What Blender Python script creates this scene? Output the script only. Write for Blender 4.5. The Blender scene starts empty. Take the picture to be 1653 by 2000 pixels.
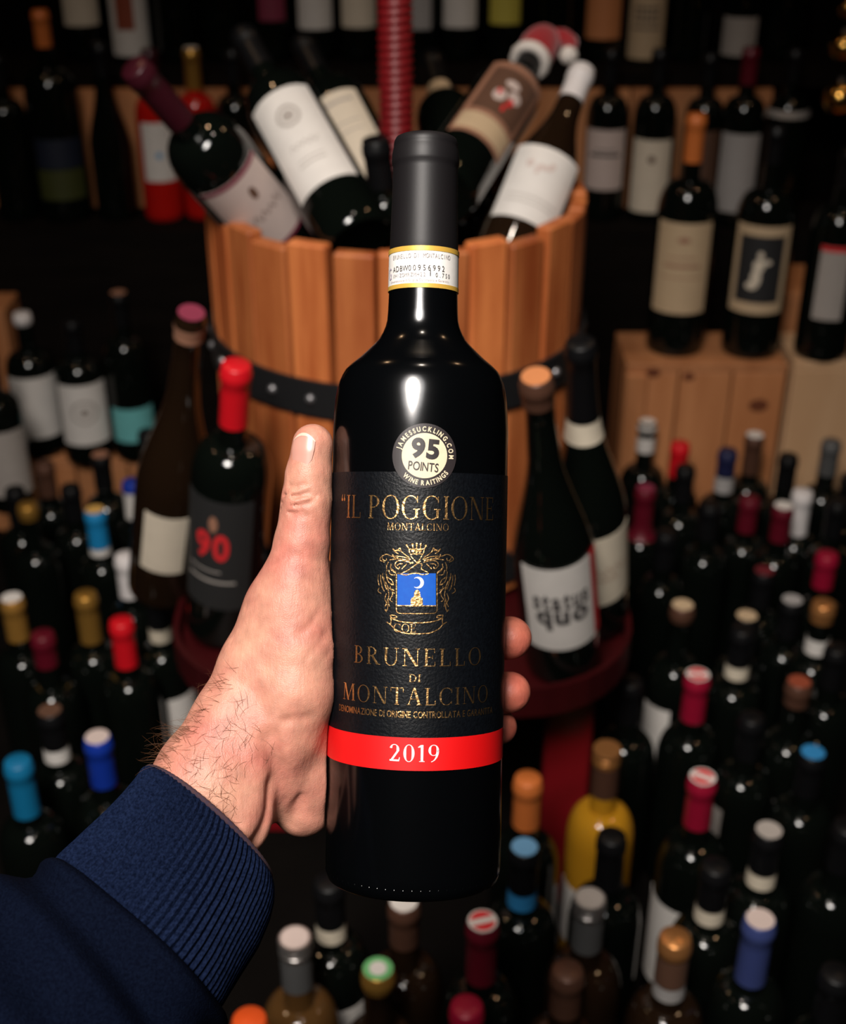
import bpy, bmesh, math, random
import numpy as np
from mathutils import Vector, Matrix
from mathutils.bvhtree import BVHTree

random.seed(7)
np.random.seed(7)
SC = bpy.context.scene
COL = SC.collection

# ------------------------------------------------------------------ camera
F, CX, CY = 2600.0, 826.5, 1000.0          # focal length and centre in photo pixels
CAMZ, PITCH = 1.24, math.radians(30)
RIGHT = Vector((1, 0, 0))
UP = Vector((0, math.sin(PITCH), math.cos(PITCH)))
FWD = Vector((0, math.cos(PITCH), -math.sin(PITCH)))
CAM = Vector((0, 0, CAMZ))
cam = bpy.data.cameras.new('camera')
cam.sensor_fit = 'VERTICAL'; cam.sensor_height = 36.0; cam.sensor_width = 36.0
cam.lens = F / 2000.0 * 36.0
cam.clip_start = 0.02; cam.clip_end = 50
cam.dof.use_dof = True; cam.dof.focus_distance = 0.545; cam.dof.aperture_fstop = 9.0
cam_o = bpy.data.objects.new('camera', cam); COL.objects.link(cam_o)
cam_o.matrix_world = Matrix(((1, 0, 0, 0), (0, UP.y, -FWD.y, 0), (0, UP.z, -FWD.z, CAMZ), (0, 0, 0, 1)))
SC.camera = cam_o

# ------------------------------------------------------------------ world, lights, exposure
world = bpy.data.worlds.new('world'); SC.world = world
world.use_nodes = True
bg = world.node_tree.nodes.get('Background') or world.node_tree.nodes.new('ShaderNodeBackground')
bg.inputs[0].default_value = (1.0, 0.85, 0.7, 1); bg.inputs[1].default_value = 0.004


def spot(name, loc, target, power, radius, color, angle=75, blend=0.9):
    l = bpy.data.lights.new(name, 'SPOT'); l.energy = power; l.color = color
    l.shadow_soft_size = radius; l.spot_size = math.radians(angle); l.spot_blend = blend
    o = bpy.data.objects.new(name, l); COL.objects.link(o)
    o.location = loc
    o.rotation_euler = (Vector(target) - Vector(loc)).to_track_quat('-Z', 'Y').to_euler()
    return o


def panel(name, loc, sx, sy, power, color, spread, tilt):
    l = bpy.data.lights.new(name, 'AREA'); l.shape = 'ELLIPSE'; l.size = sx; l.size_y = sy
    l.energy = power; l.color = color; l.spread = math.radians(spread)
    o = bpy.data.objects.new(name, l); COL.objects.link(o)
    o.matrix_world = Matrix.Translation(loc) @ Matrix.Rotation(math.radians(tilt), 4, 'X') @ Matrix.Rotation(math.radians(-6), 4, 'Y')


panel('ceiling_panel', (-0.30, -0.38, 2.30), 0.46, 0.84, 6.4, (1.0, 0.92, 0.84), 58, 38)
panel('highlight_halo_light', (-0.30, -0.38, 2.32), 0.85, 1.05, 2.6, (0.95, 0.93, 0.92), 62, 38)  # added wide faint light, no fixture; puts a soft halo round the main highlight
spot('ceiling_spot_second', (0.02, 0.85, 2.55), (0.0, 1.5, 0.3), 12, 0.035, (1.0, 0.86, 0.72), 95, 1.0)
spot('ceiling_spot_left', (-0.95, 1.75, 2.55), (-0.4, 1.6, 0.3), 10, 0.035, (1.0, 0.62, 0.34), 95, 1.0)
spot('ceiling_spot_right', (1.05, 1.75, 2.55), (0.5, 1.7, 0.3), 10, 0.035, (1.0, 0.62, 0.34), 95, 1.0)

SC.view_settings.view_transform = 'Standard'
SC.view_settings.look = 'None'
SC.view_settings.gamma = 1.0
SC.view_settings.use_curve_mapping = False
SC.view_settings.exposure = 0.0


# ------------------------------------------------------------------ pixel helpers
def W(px, py, d):
    return CAM + RIGHT * ((px - CX) / F * d) + UP * (-(py - CY) / F * d) + FWD * d


def RAY(px, py):
    return (FWD + RIGHT * ((px - CX) / F) + UP * (-(py - CY) / F)).normalized()


def on_z(px, py, z):
    d = RAY(px, py)
    return CAM + d * ((z - CAMZ) / d.z)


def on_y(px, py, y):
    d = RAY(px, py)
    return CAM + d * (y / d.y)


# ------------------------------------------------------------------ materials
MATS = {}


def mat(name, col, rough=0.5, metal=0.0, spec=0.5, noise=None, bump=None, trans=0.0, coat=0.0, sub=0.0,
        sheen=0.0, emit=None, vary=0.0):
    """noise=(scale, second colour, contrast[, stretch]); bump=(scale, strength, distance)"""
    if name in MATS:
        return MATS[name]
    m = bpy.data.materials.new(name); m.use_nodes = True
    nt = m.node_tree; N = nt.nodes; L = nt.links
    b = N.get('Principled BSDF')
    b.inputs['Base Color'].default_value = (*col, 1)
    b.inputs['Roughness'].default_value = rough
    b.inputs['Metallic'].default_value = metal
    b.inputs['Specular IOR Level'].default_value = spec
    b.inputs['Transmission Weight'].default_value = trans
    b.inputs['Coat Weight'].default_value = coat
    b.inputs['Sheen Weight'].default_value = sheen
    if sub:
        b.inputs['Subsurface Weight'].default_value = sub
        b.inputs['Subsurface Radius'].default_value = (1.0, 0.35, 0.2)
        b.inputs['Subsurface Scale'].default_value = 0.006
    tc = N.new('ShaderNodeTexCoord')
    src = None
    if noise:
        mp = N.new('ShaderNodeMapping'); L.new(tc.outputs['Object'], mp.inputs[0])
        if len(noise) > 3:
            mp.inputs['Scale'].default_value = noise[3]
        nz = N.new('ShaderNodeTexNoise'); nz.inputs['Scale'].default_value = noise[0]
        nz.inputs['Detail'].default_value = 5
        L.new(mp.outputs[0], nz.inputs['Vector'])
        rp = N.new('ShaderNodeValToRGB')
        c = noise[2]
        rp.color_ramp.elements[0].position = 0.5 - c; rp.color_ramp.elements[1].position = 0.5 + c
        rp.color_ramp.elements[0].color = (*col, 1); rp.color_ramp.elements[1].color = (*noise[1], 1)
        L.new(nz.outputs['Fac'], rp.inputs['Fac'])
        src = rp.outputs['Color']
        if vary:
            oi = N.new('ShaderNodeObjectInfo')
            ad = N.new('ShaderNodeVectorMath'); ad.operation = 'ADD'
            L.new(tc.outputs['Object'], ad.inputs[0])
            sc_ = N.new('ShaderNodeMath'); sc_.operation = 'MULTIPLY'; sc_.inputs[1].default_value = 13.0
            L.new(oi.outputs['Random'], sc_.inputs[0]); L.new(sc_.outputs[0], ad.inputs[1])
            L.new(ad.outputs[0], mp.inputs[0])
            hs = N.new('ShaderNodeHueSaturation')
            mr = N.new('ShaderNodeMapRange'); mr.inputs[3].default_value = 1 - vary; mr.inputs[4].default_value = 1 + vary
            L.new(oi.outputs['Random'], mr.inputs[0]); L.new(mr.outputs[0], hs.inputs['Value'])
            L.new(src, hs.inputs['Color']); src = hs.outputs['Color']
        L.new(src, b.inputs['Base Color'])
    if bump:
        bn = N.new('ShaderNodeTexNoise'); bn.inputs['Scale'].default_value = bump[0]; bn.inputs['Detail'].default_value = 3
        L.new(tc.outputs['Object'], bn.inputs['Vector'])
        bp = N.new('ShaderNodeBump'); bp.inputs['Strength'].default_value = bump[1]; bp.inputs['Distance'].default_value = bump[2]
        L.new(bn.outputs['Fac'], bp.inputs['Height']); L.new(bp.outputs[0], b.inputs['Normal'])
    if emit:
        b.inputs['Emission Color'].default_value = (*emit[0], 1); b.inputs['Emission Strength'].default_value = emit[1]
    MATS[name] = m
    return m


def skin_material():
    m = mat('skin', (0.56, 0.30, 0.215), 0.48, sub=0.12, spec=0.38)
    nt = m.node_tree; N = nt.nodes; L = nt.links; b = N['Principled BSDF']
    tc = N['Texture Coordinate'] if 'Texture Coordinate' in N else N.new('ShaderNodeTexCoord')
    n1 = N.new('ShaderNodeTexNoise'); n1.inputs['Scale'].default_value = 38; n1.inputs['Detail'].default_value = 4
    n2 = N.new('ShaderNodeTexNoise'); n2.inputs['Scale'].default_value = 160; n2.inputs['Detail'].default_value = 4
    for n in (n1, n2):
        L.new(tc.outputs['Object'], n.inputs['Vector'])
    r1 = N.new('ShaderNodeValToRGB')
    e = r1.color_ramp.elements
    e[0].position = 0.33; e[0].color = (0.43, 0.150, 0.112, 1)
    e[1].position = 0.66; e[1].color = (0.50, 0.250, 0.172, 1)
    L.new(n1.outputs['Fac'], r1.inputs[0])
    mx = N.new('ShaderNodeMixRGB'); mx.blend_type = 'OVERLAY'; mx.inputs[0].default_value = 0.35
    L.new(r1.outputs[0], mx.inputs[1]); L.new(n2.outputs['Fac'], mx.inputs[2])
    sx = N.new('ShaderNodeSeparateXYZ'); L.new(tc.outputs['Object'], sx.inputs[0])
    mr = N.new('ShaderNodeMapRange'); mr.inputs[1].default_value = 0.025; mr.inputs[2].default_value = 0.042; L.new(sx.outputs[0], mr.inputs[0])
    mt = N.new('ShaderNodeMixRGB'); mt.blend_type = 'MULTIPLY'; mt.inputs[2].default_value = (0.92, 0.55, 0.52, 1)
    L.new(mr.outputs[0], mt.inputs[0]); L.new(mx.outputs[0], mt.inputs[1])
    L.new(mt.outputs[0], b.inputs['Base Color'])
    v = N.new('ShaderNodeTexVoronoi'); v.feature = 'DISTANCE_TO_EDGE'; v.inputs['Scale'].default_value = 1100
    nw = N.new('ShaderNodeTexNoise'); nw.inputs['Scale'].default_value = 220; nw.inputs['Detail'].default_value = 5
    L.new(tc.outputs['Object'], v.inputs['Vector']); L.new(tc.outputs['Object'], nw.inputs['Vector'])
    mp = N.new('ShaderNodeMapping'); mp.inputs['Scale'].default_value = (1.0, 0.28, 1.0)
    mp.inputs['Rotation'].default_value = (0, 0, 0.6)
    wv = N.new('ShaderNodeTexNoise'); wv.inputs['Scale'].default_value = 420; wv.inputs['Detail'].default_value = 2
    L.new(tc.outputs['Object'], mp.inputs[0]); L.new(mp.outputs[0], wv.inputs['Vector'])
    vm = N.new('ShaderNodeMath'); vm.operation = 'MULTIPLY'; vm.inputs[1].default_value = 0.45; L.new(v.outputs['Distance'], vm.inputs[0])
    ad = N.new('ShaderNodeMath'); ad.operation = 'ADD'; L.new(vm.outputs[0], ad.inputs[0]); L.new(nw.outputs['Fac'], ad.inputs[1])
    ad2 = N.new('ShaderNodeMath'); ad2.operation = 'ADD'; L.new(ad.outputs[0], ad2.inputs[0]); L.new(wv.outputs['Fac'], ad2.inputs[1])
    bp = N.new('ShaderNodeBump'); bp.inputs['Strength'].default_value = 0.40; bp.inputs['Distance'].default_value = 0.0007
    L.new(ad2.outputs[0], bp.inputs['Height']); L.new(bp.outputs[0], b.inputs['Normal'])
    return m


GLASS = mat('black_bottle_glass', (0.0022, 0.0032, 0.0024), 0.05, spec=0.5)
HERO = mat('hero_bottle_glass', (0.0010, 0.0012, 0.0015), 0.15, spec=0.55)
BROWNGLASS = mat('brown_bottle_glass', (0.012, 0.006, 0.003), 0.06, spec=0.5)
AMBER = mat('amber_bottle_glass', (0.085, 0.040, 0.012), 0.08, spec=0.5, trans=0.15)
YELLOW = mat('yellow_wine_glass', (0.55, 0.26, 0.015), 0.08, spec=0.5, trans=0.25)
ROSE = mat('rose_wine_glass', (0.50, 0.010, 0.006), 0.07, spec=0.5, trans=0.2)
PAPER = {
    'cream': (0.62, 0.54, 0.42), 'white': (0.66, 0.62, 0.58), 'ivory': (0.66, 0.57, 0.45), 'tan': (0.50, 0.36, 0.22),
    'pinkish': (0.55, 0.44, 0.40), 'grey': (0.35, 0.33, 0.32), 'yellow': (0.50, 0.42, 0.06), 'black': (0.012, 0.012, 0.013),
    'teal': (0.13, 0.42, 0.42), 'bronze': (0.30, 0.14, 0.085), 'red': (0.60, 0.015, 0.02), 'orange': (0.55, 0.20, 0.07),
    'navy': (0.003, 0.007, 0.02), 'charcoal': (0.014, 0.0135, 0.0135), 'lime': (0.035, 0.04, 0.004), 'rust': (0.26, 0.05, 0.02),
    'brown': (0.10, 0.045, 0.025), 'blue': (0.02, 0.20, 0.45), 'green': (0.13, 0.42, 0.15), 'ink': (0.05, 0.045, 0.045),
    'faint': (0.36, 0.32, 0.29), 'skyblue': (0.14, 0.34, 0.56), 'gold': (0.62, 0.36, 0.09), 'darkred': (0.12, 0.006, 0.012),
    'oxblood': (0.20, 0.02, 0.05),
}


def paper(c):
    return mat('paper_' + c, PAPER[c], 0.65, noise=(60, tuple(v * 0.9 for v in PAPER[c]), 0.3))


FOILS = {
    'black': ((0.0035, 0.0035, 0.004), 0.40, 0.0), 'red': ((0.52, 0.006, 0.012), 0.36, 0.0), 'crimson': ((0.26, 0.005, 0.025), 0.36, 0.1),
    'darkred': ((0.10, 0.004, 0.012), 0.38, 0.1), 'gold': ((0.48, 0.25, 0.05), 0.36, 0.75), 'copper': ((0.62, 0.27, 0.09), 0.34, 0.75),
    'orange': ((0.60, 0.16, 0.035), 0.45, 0.1), 'blue': ((0.006, 0.03, 0.28), 0.36, 0.1), 'teal': ((0.005, 0.13, 0.27), 0.42, 0.0),
    'azure': ((0.01, 0.19, 0.42), 0.42, 0.0), 'slate': ((0.035, 0.05, 0.16), 0.42, 0.1), 'white': ((0.62, 0.58, 0.57), 0.5, 0.0),
    'silver': ((0.55, 0.52, 0.50), 0.3, 0.9), 'grey': ((0.10, 0.10, 0.10), 0.4, 0.3), 'brown': ((0.09, 0.04, 0.025), 0.4, 0.3),
    'maroon': ((0.040, 0.005, 0.010), 0.34, 0.1), 'navy': ((0.012, 0.014, 0.05), 0.4, 0.1), 'ochre': ((0.40, 0.20, 0.04), 0.4, 0.5),
    'vermilion': ((0.75, 0.09, 0.015), 0.35, 0.1),
}


def foil(c):
    k, r, m_ = FOILS[c]
    return mat('foil_' + c, k, r, m_, spec=0.25 if c == 'black' else 0.4, bump=(300, 0.05, 0.0005))


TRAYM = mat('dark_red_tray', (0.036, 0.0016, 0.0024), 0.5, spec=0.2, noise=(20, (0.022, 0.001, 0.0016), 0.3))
WOOD = mat('stave_wood', (0.34, 0.072, 0.015), 0.55, noise=(8, (0.57, 0.178, 0.050), 0.16, (5, 5, 0.6)), bump=(60, 0.15, 0.002), vary=0.26)
CRATEWOOD = mat('crate_wood', (0.36, 0.130, 0.044), 0.6, noise=(5, (0.52, 0.220, 0.088), 0.25, (5, 5, 0.8)), bump=(60, 0.1, 0.002), vary=0.12)
PALEWOOD = mat('pale_crate_wood', (0.50, 0.29, 0.15), 0.6, noise=(5, (0.58, 0.36, 0.20), 0.25, (5, 5, 0.8)), vary=0.06)
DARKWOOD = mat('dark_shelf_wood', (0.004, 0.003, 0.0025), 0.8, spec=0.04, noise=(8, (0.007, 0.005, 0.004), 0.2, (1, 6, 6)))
IRON = mat('black_iron', (0.012, 0.012, 0.013), 0.5, 0.3, bump=(120, 0.15, 0.001))
STEEL = mat('bolt_steel', (0.30, 0.29, 0.30), 0.35, 0.8)
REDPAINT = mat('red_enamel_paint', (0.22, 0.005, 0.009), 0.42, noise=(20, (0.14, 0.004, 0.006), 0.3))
GOLDFOIL = mat('gold_foil_print', (0.80, 0.46, 0.18), 0.34, 1.0, bump=(900, 0.5, 0.0006))


# ------------------------------------------------------------------ mesh helpers
def link(o, parent=None):
    COL.objects.link(o)
    if parent:
        o.parent = parent
    return o


def mesh_from(name, verts, faces, smooth=True):
    me = bpy.data.meshes.new(name)
    me.from_pydata([tuple(v) for v in verts], [], faces)
    if smooth:
        for p in me.polygons:
            p.use_smooth = True
    me.update()
    if smooth:
        me.set_sharp_from_angle(angle=math.radians(50))
    return me


def add(name, me, material, parent=None, tag=None):
    if material and not me.materials:
        me.materials.append(material)
    o = bpy.data.objects.new(name, me)
    if material and me.materials[0] != material:
        o.material_slots[0].link = 'OBJECT'; o.material_slots[0].material = material
    link(o, parent)
    if tag:
        props(o, *tag)
    return o


def props(o, label=None, cat=None, group=None, kind=None):
    if label: o['label'] = label
    if cat: o['category'] = cat
    if group: o['group'] = group
    if kind: o['kind'] = kind
    return o


def empty(name, mw, label, cat, group=None):
    o = bpy.data.objects.new(name, None); o.empty_display_size = 0.05
    COL.objects.link(o); o.matrix_world = mw
    return props(o, label, cat, group)


CACHE = {}


def lathe(key, prof, seg=32):
    """prof: list of (r, z); r=0 ends close the shape"""
    if key in CACHE:
        return CACHE[key]
    V, Fc, rows = [], [], []
    for r, z in prof:
        if r < 1e-7:
            rows.append([len(V)]); V.append((0, 0, z))
        else:
            rows.append(list(range(len(V), len(V) + seg)))
            for i in range(seg):
                a = 2 * math.pi * i / seg
                V.append((r * math.cos(a), r * math.sin(a), z))
    for A, B in zip(rows, rows[1:]):
        for i in range(seg):
            j = (i + 1) % seg
            if len(A) == 1 and len(B) > 1: Fc.append((A[0], B[j], B[i]))
            elif len(B) == 1 and len(A) > 1: Fc.append((A[i], A[j], B[0]))
            elif len(A) > 1: Fc.append((A[i], A[j], B[j], B[i]))
    me = mesh_from('lathe', V, Fc)
    CACHE[key] = me
    return me


def box_mesh(key, sx, sy, sz, bevel=0.0):
    k = ('box', key, sx, sy, sz, bevel)
    if k in CACHE:
        return CACHE[k]
    bm = bmesh.new(); bmesh.ops.create_cube(bm, size=1.0)
    for v in bm.verts:
        v.co = Vector((v.co.x * sx, v.co.y * sy, v.co.z * sz))
    if bevel:
        bmesh.ops.bevel(bm, geom=list(bm.edges), offset=bevel, segments=1, affect='EDGES')
    me = bpy.data.meshes.new('box'); bm.to_mesh(me); bm.free()
    CACHE[k] = me
    return me


def cyl_patch(R, th0, th1, z0, z1, off=0.0004, nseg=None, nz=1, skew=0.0):
    """paper wrapped on a cylinder, front is -y (theta 0); theta grows to +x"""
    n = nseg or max(2, int(abs(th1 - th0) / 0.12))
    V, Fc = [], []
    for j in range(nz + 1):
        for i in range(n + 1):
            t = th0 + (th1 - th0) * i / n
            z = z0 + (z1 - z0) * j / nz
            V.append(((R + off) * math.sin(t), -(R + off) * math.cos(t), z))
    def id_(i, j): return j * (n + 1) + i
    for j in range(nz):
        for i in range(n):
            Fc.append((id_(i, j), id_(i + 1, j), id_(i + 1, j + 1), id_(i, j + 1)))
    # thin edge so the paper has a thickness
    base = len(V)
    loop = [id_(i, 0) for i in range(n + 1)] + [id_(n, j) for j in range(1, nz + 1)] + [id_(i, nz) for i in range(n - 1, -1, -1)] + [id_(0, j) for j in range(nz - 1, 0, -1)]
    k = R / (R + off)
    for v in loop:
        V.append((V[v][0] * k, V[v][1] * k, V[v][2]))
    m = len(loop)
    for i in range(m):
        j = (i + 1) % m
        Fc.append((loop[j], loop[i], base + i, base + j))
    return V, Fc


def wrap2d(verts2, faces, R, off, step=0.0016):
    """flat (s, z) polygons onto a cylinder of radius R, sliced so that they follow the curve"""
    bm = bmesh.new()
    vs = [bm.verts.new((x, 0, z)) for x, z in verts2]
    for f in faces:
        try: bm.faces.new([vs[i] for i in f])
        except ValueError: pass
    xs = [v[0] for v in verts2]
    x = math.floor(min(xs) / step) * step
    while x < max(xs):
        bmesh.ops.bisect_plane(bm, geom=list(bm.verts) + list(bm.edges) + list(bm.faces), plane_co=(x, 0, 0), plane_no=(1, 0, 0))
        x += step
    for v in bm.verts:
        t = v.co.x / R
        v.co = Vector(((R + off) * math.sin(t), -(R + off) * math.cos(t), v.co.z))
    for f in bm.faces:
        c = f.calc_center_median()
        f.normal_update()
        if f.normal.x * c.x + f.normal.y * c.y < 0:
            f.normal_flip()
    me = bpy.data.meshes.new('wrapped'); bm.to_mesh(me); bm.free()
    return me


# ------------------------------------------------------------------ lettering: a sans from Blender's built-in font, a serif of our own
SANS = {}


def sans_glyph(ch, bold=0.0):
    k = (ch, bold)
    if k in SANS:
        return SANS[k]
    cu = bpy.data.curves.new('glyph', 'FONT'); cu.body = ch; cu.size = 1.0; cu.offset = bold; cu.resolution_u = 4
    o = bpy.data.objects.new('glyph', cu); COL.objects.link(o)
    dg = bpy.context.evaluated_depsgraph_get(); dg.update()
    me = bpy.data.meshes.new_from_object(o.evaluated_get(dg))
    V = [(v.co.x, v.co.y) for v in me.vertices]; Fc = [tuple(p.vertices) for p in me.polygons]
    bpy.data.objects.remove(o); bpy.data.curves.remove(cu); bpy.data.meshes.remove(me)
    x0 = min(v[0] for v in V); x1 = max(v[0] for v in V)
    SANS[k] = ([(x - x0, y) for x, y in V], Fc, x1 - x0)
    return SANS[k]


def sans_text(s, bold=0.0, gap=0.09, mono=None):
    V, Fc, x = [], [], 0.0
    for ch in s:
        if ch == ' ':
            x += mono or 0.32; continue
        v, f, w = sans_glyph(ch, bold)
        ox = x + ((mono - w) / 2 if mono else 0)
        b = len(V); V += [(a + ox, y) for a, y in v]; Fc += [tuple(i + b for i in q) for q in f]
        x += mono if mono else w + gap
    return V, Fc


def serif_glyph(ch):
    V, Fc = [], []
    TH, TN = 0.125, 0.04

    def quad(*p):
        b = len(V); V.extend(p); Fc.append(tuple(range(b, b + len(p))))

    def rect(x0, x1, y0, y1): quad((x0, y0), (x1, y0), (x1, y1), (x0, y1))

    def stem(x, w=TH, y0=0.0, y1=1.0, s0=True, s1=True):
        rect(x, x + w, y0, y1)
        if s0: rect(x - 0.08, x + w + 0.08, y0, y0 + 0.035)
        if s1: rect(x - 0.08, x + w + 0.08, y1 - 0.035, y1)

    def arc(cx, cy, rx, ry, a0, a1, thick=TH, thin=TN, n=22):
        pts = []
        for i in range(n + 1):
            a = math.radians(a0 + (a1 - a0) * i / n)
            w = thin + (thick - thin) * abs(math.cos(a)) ** 1.4
            pts.append(((cx + rx * math.cos(a), cy + ry * math.sin(a)), (cx + (rx - w) * math.cos(a), cy + (ry - max(thin, w * 0.45)) * math.sin(a))))
        for p, q in zip(pts, pts[1:]):
            quad(p[0], q[0], q[1], p[1])

    def diag(x0, y0, x1, y1, w): quad((x0, y0), (x0 + w, y0), (x1 + w, y1), (x1, y1))

    def tip(x, y0, y1, d=0.05): quad((x, y0), (x + 0.03, y0), (x + 0.03, y1), (x - d, y1) if y1 < y0 else (x, y1))
    w = 0.7
    if ch == 'I': stem(0.08); w = 0.28
    elif ch == 'L': stem(0.08); rect(0.2, 0.62, 0, TN); rect(0.59, 0.63, 0, 0.26); w = 0.66
    elif ch == 'P': stem(0.08); arc(0.24, 0.73, 0.38, 0.27, 90, -90); rect(0.2, 0.26, 0.96, 1.0); rect(0.2, 0.26, 0.46, 0.5); w = 0.66
    elif ch == 'R': stem(0.08); arc(0.24, 0.74, 0.36, 0.26, 90, -90); rect(0.2, 0.26, 0.96, 1.0); rect(0.2, 0.26, 0.48, 0.52); diag(0.62, 0, 0.26, 0.5, 0.15); rect(0.6, 0.84, 0, 0.035); w = 0.82
    elif ch == 'B': stem(0.08); arc(0.24, 0.755, 0.31, 0.245, 90, -90); arc(0.24, 0.26, 0.37, 0.26, 90, -90); rect(0.2, 0.26, 0.96, 1.0); rect(0.2, 0.26, 0.49, 0.53); rect(0.2, 0.26, 0, 0.04); w = 0.66
    elif ch == 'D': stem(0.08); arc(0.26, 0.5, 0.50, 0.5, 90, -90); rect(0.2, 0.28, 0.96, 1.0); rect(0.2, 0.28, 0, 0.04); w = 0.8
    elif ch == 'O': arc(0.45, 0.5, 0.45, 0.52, 0, 360, n=36); w = 0.9
    elif ch == 'C': arc(0.45, 0.5, 0.45, 0.52, 42, 318, n=30); rect(0.76, 0.79, 0.70, 0.98); rect(0.76, 0.79, 0.04, 0.22); w = 0.82
    elif ch == 'G': arc(0.45, 0.5, 0.45, 0.52, 42, 312, n=30); rect(0.76, 0.79, 0.70, 0.98); rect(0.68, 0.80, 0.06, 0.44); rect(0.58, 0.90, 0.41, 0.445); w = 0.92
    elif ch == 'N': rect(0.12, 0.16, 0, 1); rect(0.02, 0.26, 0, 0.035); diag(0.72, 0, 0.1, 1.0, 0.14); rect(0.82, 0.86, 0, 1); rect(0.72, 0.96, 0.965, 1.0); rect(0.0, 0.2, 0.965, 1.0); w = 0.96
    elif ch == 'E': stem(0.08); rect(0.2, 0.60, 0.96, 1.0); rect(0.2, 0.62, 0, 0.04); rect(0.2, 0.48, 0.49, 0.53); rect(0.57, 0.605, 0.76, 1.0); rect(0.60, 0.635, 0, 0.25); rect(0.46, 0.49, 0.40, 0.62); w = 0.66
    elif ch == 'M': diag(0.10, 0, 0.16, 1.0, 0.045); rect(0.0, 0.24, 0, 0.035); diag(0.46, 0.0, 0.14, 1.0, 0.14); diag(0.48, 0.02, 0.86, 1.0, 0.045); diag(0.90, 0, 0.86, 1.0, 0.13); rect(0.82, 1.1, 0, 0.035); rect(0.04, 0.2, 0.965, 1.0); rect(0.84, 1.06, 0.965, 1.0); w = 1.1
    elif ch == 'T': stem(0.33, s1=False); rect(0.02, 0.76, 0.96, 1.0); rect(0.0, 0.035, 0.74, 1.0); rect(0.745, 0.78, 0.74, 1.0); w = 0.78
    elif ch == 'A': diag(0.08, 0, 0.40, 1.02, 0.045); diag(0.68, 0, 0.36, 1.02, 0.14); rect(0.22, 0.68, 0.33, 0.37); rect(0.0, 0.22, 0, 0.035); rect(0.60, 0.90, 0, 0.035); w = 0.88
    elif ch == 'U': stem(0.08, y0=0.3, s0=False); rect(0.72, 0.76, 0.3, 1.0); rect(0.62, 0.86, 0.965, 1.0); arc(0.42, 0.32, 0.34, 0.34, 180, 360, thick=0.10); w = 0.84
    elif ch == '0': arc(0.30, 0.5, 0.30, 0.52, 0, 360, thick=0.15, n=32); w = 0.60
    elif ch == '1': stem(0.17, 0.14, s1=False); quad((0.17, 1.0), (0.31, 1.0), (0.17, 0.86), (0.02, 0.84), (0.02, 0.88)); w = 0.42
    elif ch == '2': arc(0.29, 0.70, 0.27, 0.31, 165, -20, thick=0.15, n=20); diag(0.03, 0.0, 0.42, 0.62, 0.13); rect(0.03, 0.54, 0, 0.10); quad((0.50, 0.0), (0.56, 0.0), (0.60, 0.24), (0.56, 0.24)); w = 0.62
    elif ch == '9': arc(0.29, 0.68, 0.29, 0.33, 0, 360, thick=0.14, n=30); arc(0.05, 0.62, 0.53, 0.66, 8, -78, thick=0.14, n=18); w = 0.60
    elif ch == '“':
        for x in (0.0, 0.22):
            arc(x + 0.08, 0.80, 0.075, 0.075, 0, 360, thick=0.075, thin=0.075, n=14)
            quad((x + 0.005, 0.80), (x + 0.06, 0.80), (x + 0.13, 1.02), (x + 0.09, 1.03))
        w = 0.40
    return V, Fc, w


def serif_text(s, gap=0.14):
    V, Fc, x = [], [], 0.0
    for ch in s:
        if ch == ' ':
            x += 0.36; continue
        v, f, w = serif_glyph(ch)
        b = len(V); V += [(a + x, y) for a, y in v]; Fc += [tuple(i + b for i in q) for q in f]
        x += w + gap
    return V, Fc


def fit(VF, x0, x1, y0, y1, keep=True):
    V, Fc = VF
    ax = min(v[0] for v in V); bx = max(v[0] for v in V)
    ay = min(v[1] for v in V) if not keep else 0.0
    by = max(v[1] for v in V)
    return [(x0 + (x - ax) / (bx - ax) * (x1 - x0), y0 + (y - ay) / (by - ay) * (y1 - y0)) for x, y in V], Fc


def disc2(cx, cy, r, n=28):
    return [(cx + r * math.cos(2 * math.pi * i / n), cy + r * math.sin(2 * math.pi * i / n)) for i in range(n)], [tuple(range(n))]


def ring2(cx, cy, r0, r1, n=36, a0=0, a1=360):
    V, Fc = [], []
    for i in range(n + 1):
        a = math.radians(a0 + (a1 - a0) * i / n)
        V += [(cx + r0 * math.cos(a), cy + r0 * math.sin(a)), (cx + r1 * math.cos(a), cy + r1 * math.sin(a))]
    for i in range(n):
        Fc.append((2 * i, 2 * i + 1, 2 * i + 3, 2 * i + 2))
    return V, Fc


def stroke2(pts, w):
    """ribbon of width w along a polyline; w may be a function of t"""
    V, Fc = [], []
    n = len(pts)
    for i, p in enumerate(pts):
        a = pts[max(0, i - 1)]; b = pts[min(n - 1, i + 1)]
        d = Vector((b[0] - a[0], b[1] - a[1]))
        d = d.normalized() if d.length > 0 else Vector((1, 0))
        ww = (w(i / (n - 1)) if callable(w) else w) / 2
        V += [(p[0] - d.y * ww, p[1] + d.x * ww), (p[0] + d.y * ww, p[1] - d.x * ww)]
    for i in range(n - 1):
        Fc.append((2 * i, 2 * i + 1, 2 * i + 3, 2 * i + 2))
    return V, Fc


def spline(ctrl, n=8):
    out = []
    P = [ctrl[0]] + list(ctrl) + [ctrl[-1]]
    for i in range(1, len(P) - 2):
        p0, p1, p2, p3 = P[i - 1], P[i], P[i + 1], P[i + 2]
        for j in range(n):
            t = j / n
            out.append(tuple(0.5 * ((2 * p1[k]) + (-p0[k] + p2[k]) * t + (2 * p0[k] - 5 * p1[k] + 4 * p2[k] - p3[k]) * t * t + (-p0[k] + 3 * p1[k] - 3 * p2[k] + p3[k]) * t ** 3) for k in range(len(p1))))
    out.append(tuple(ctrl[-1]))
    return out


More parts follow.
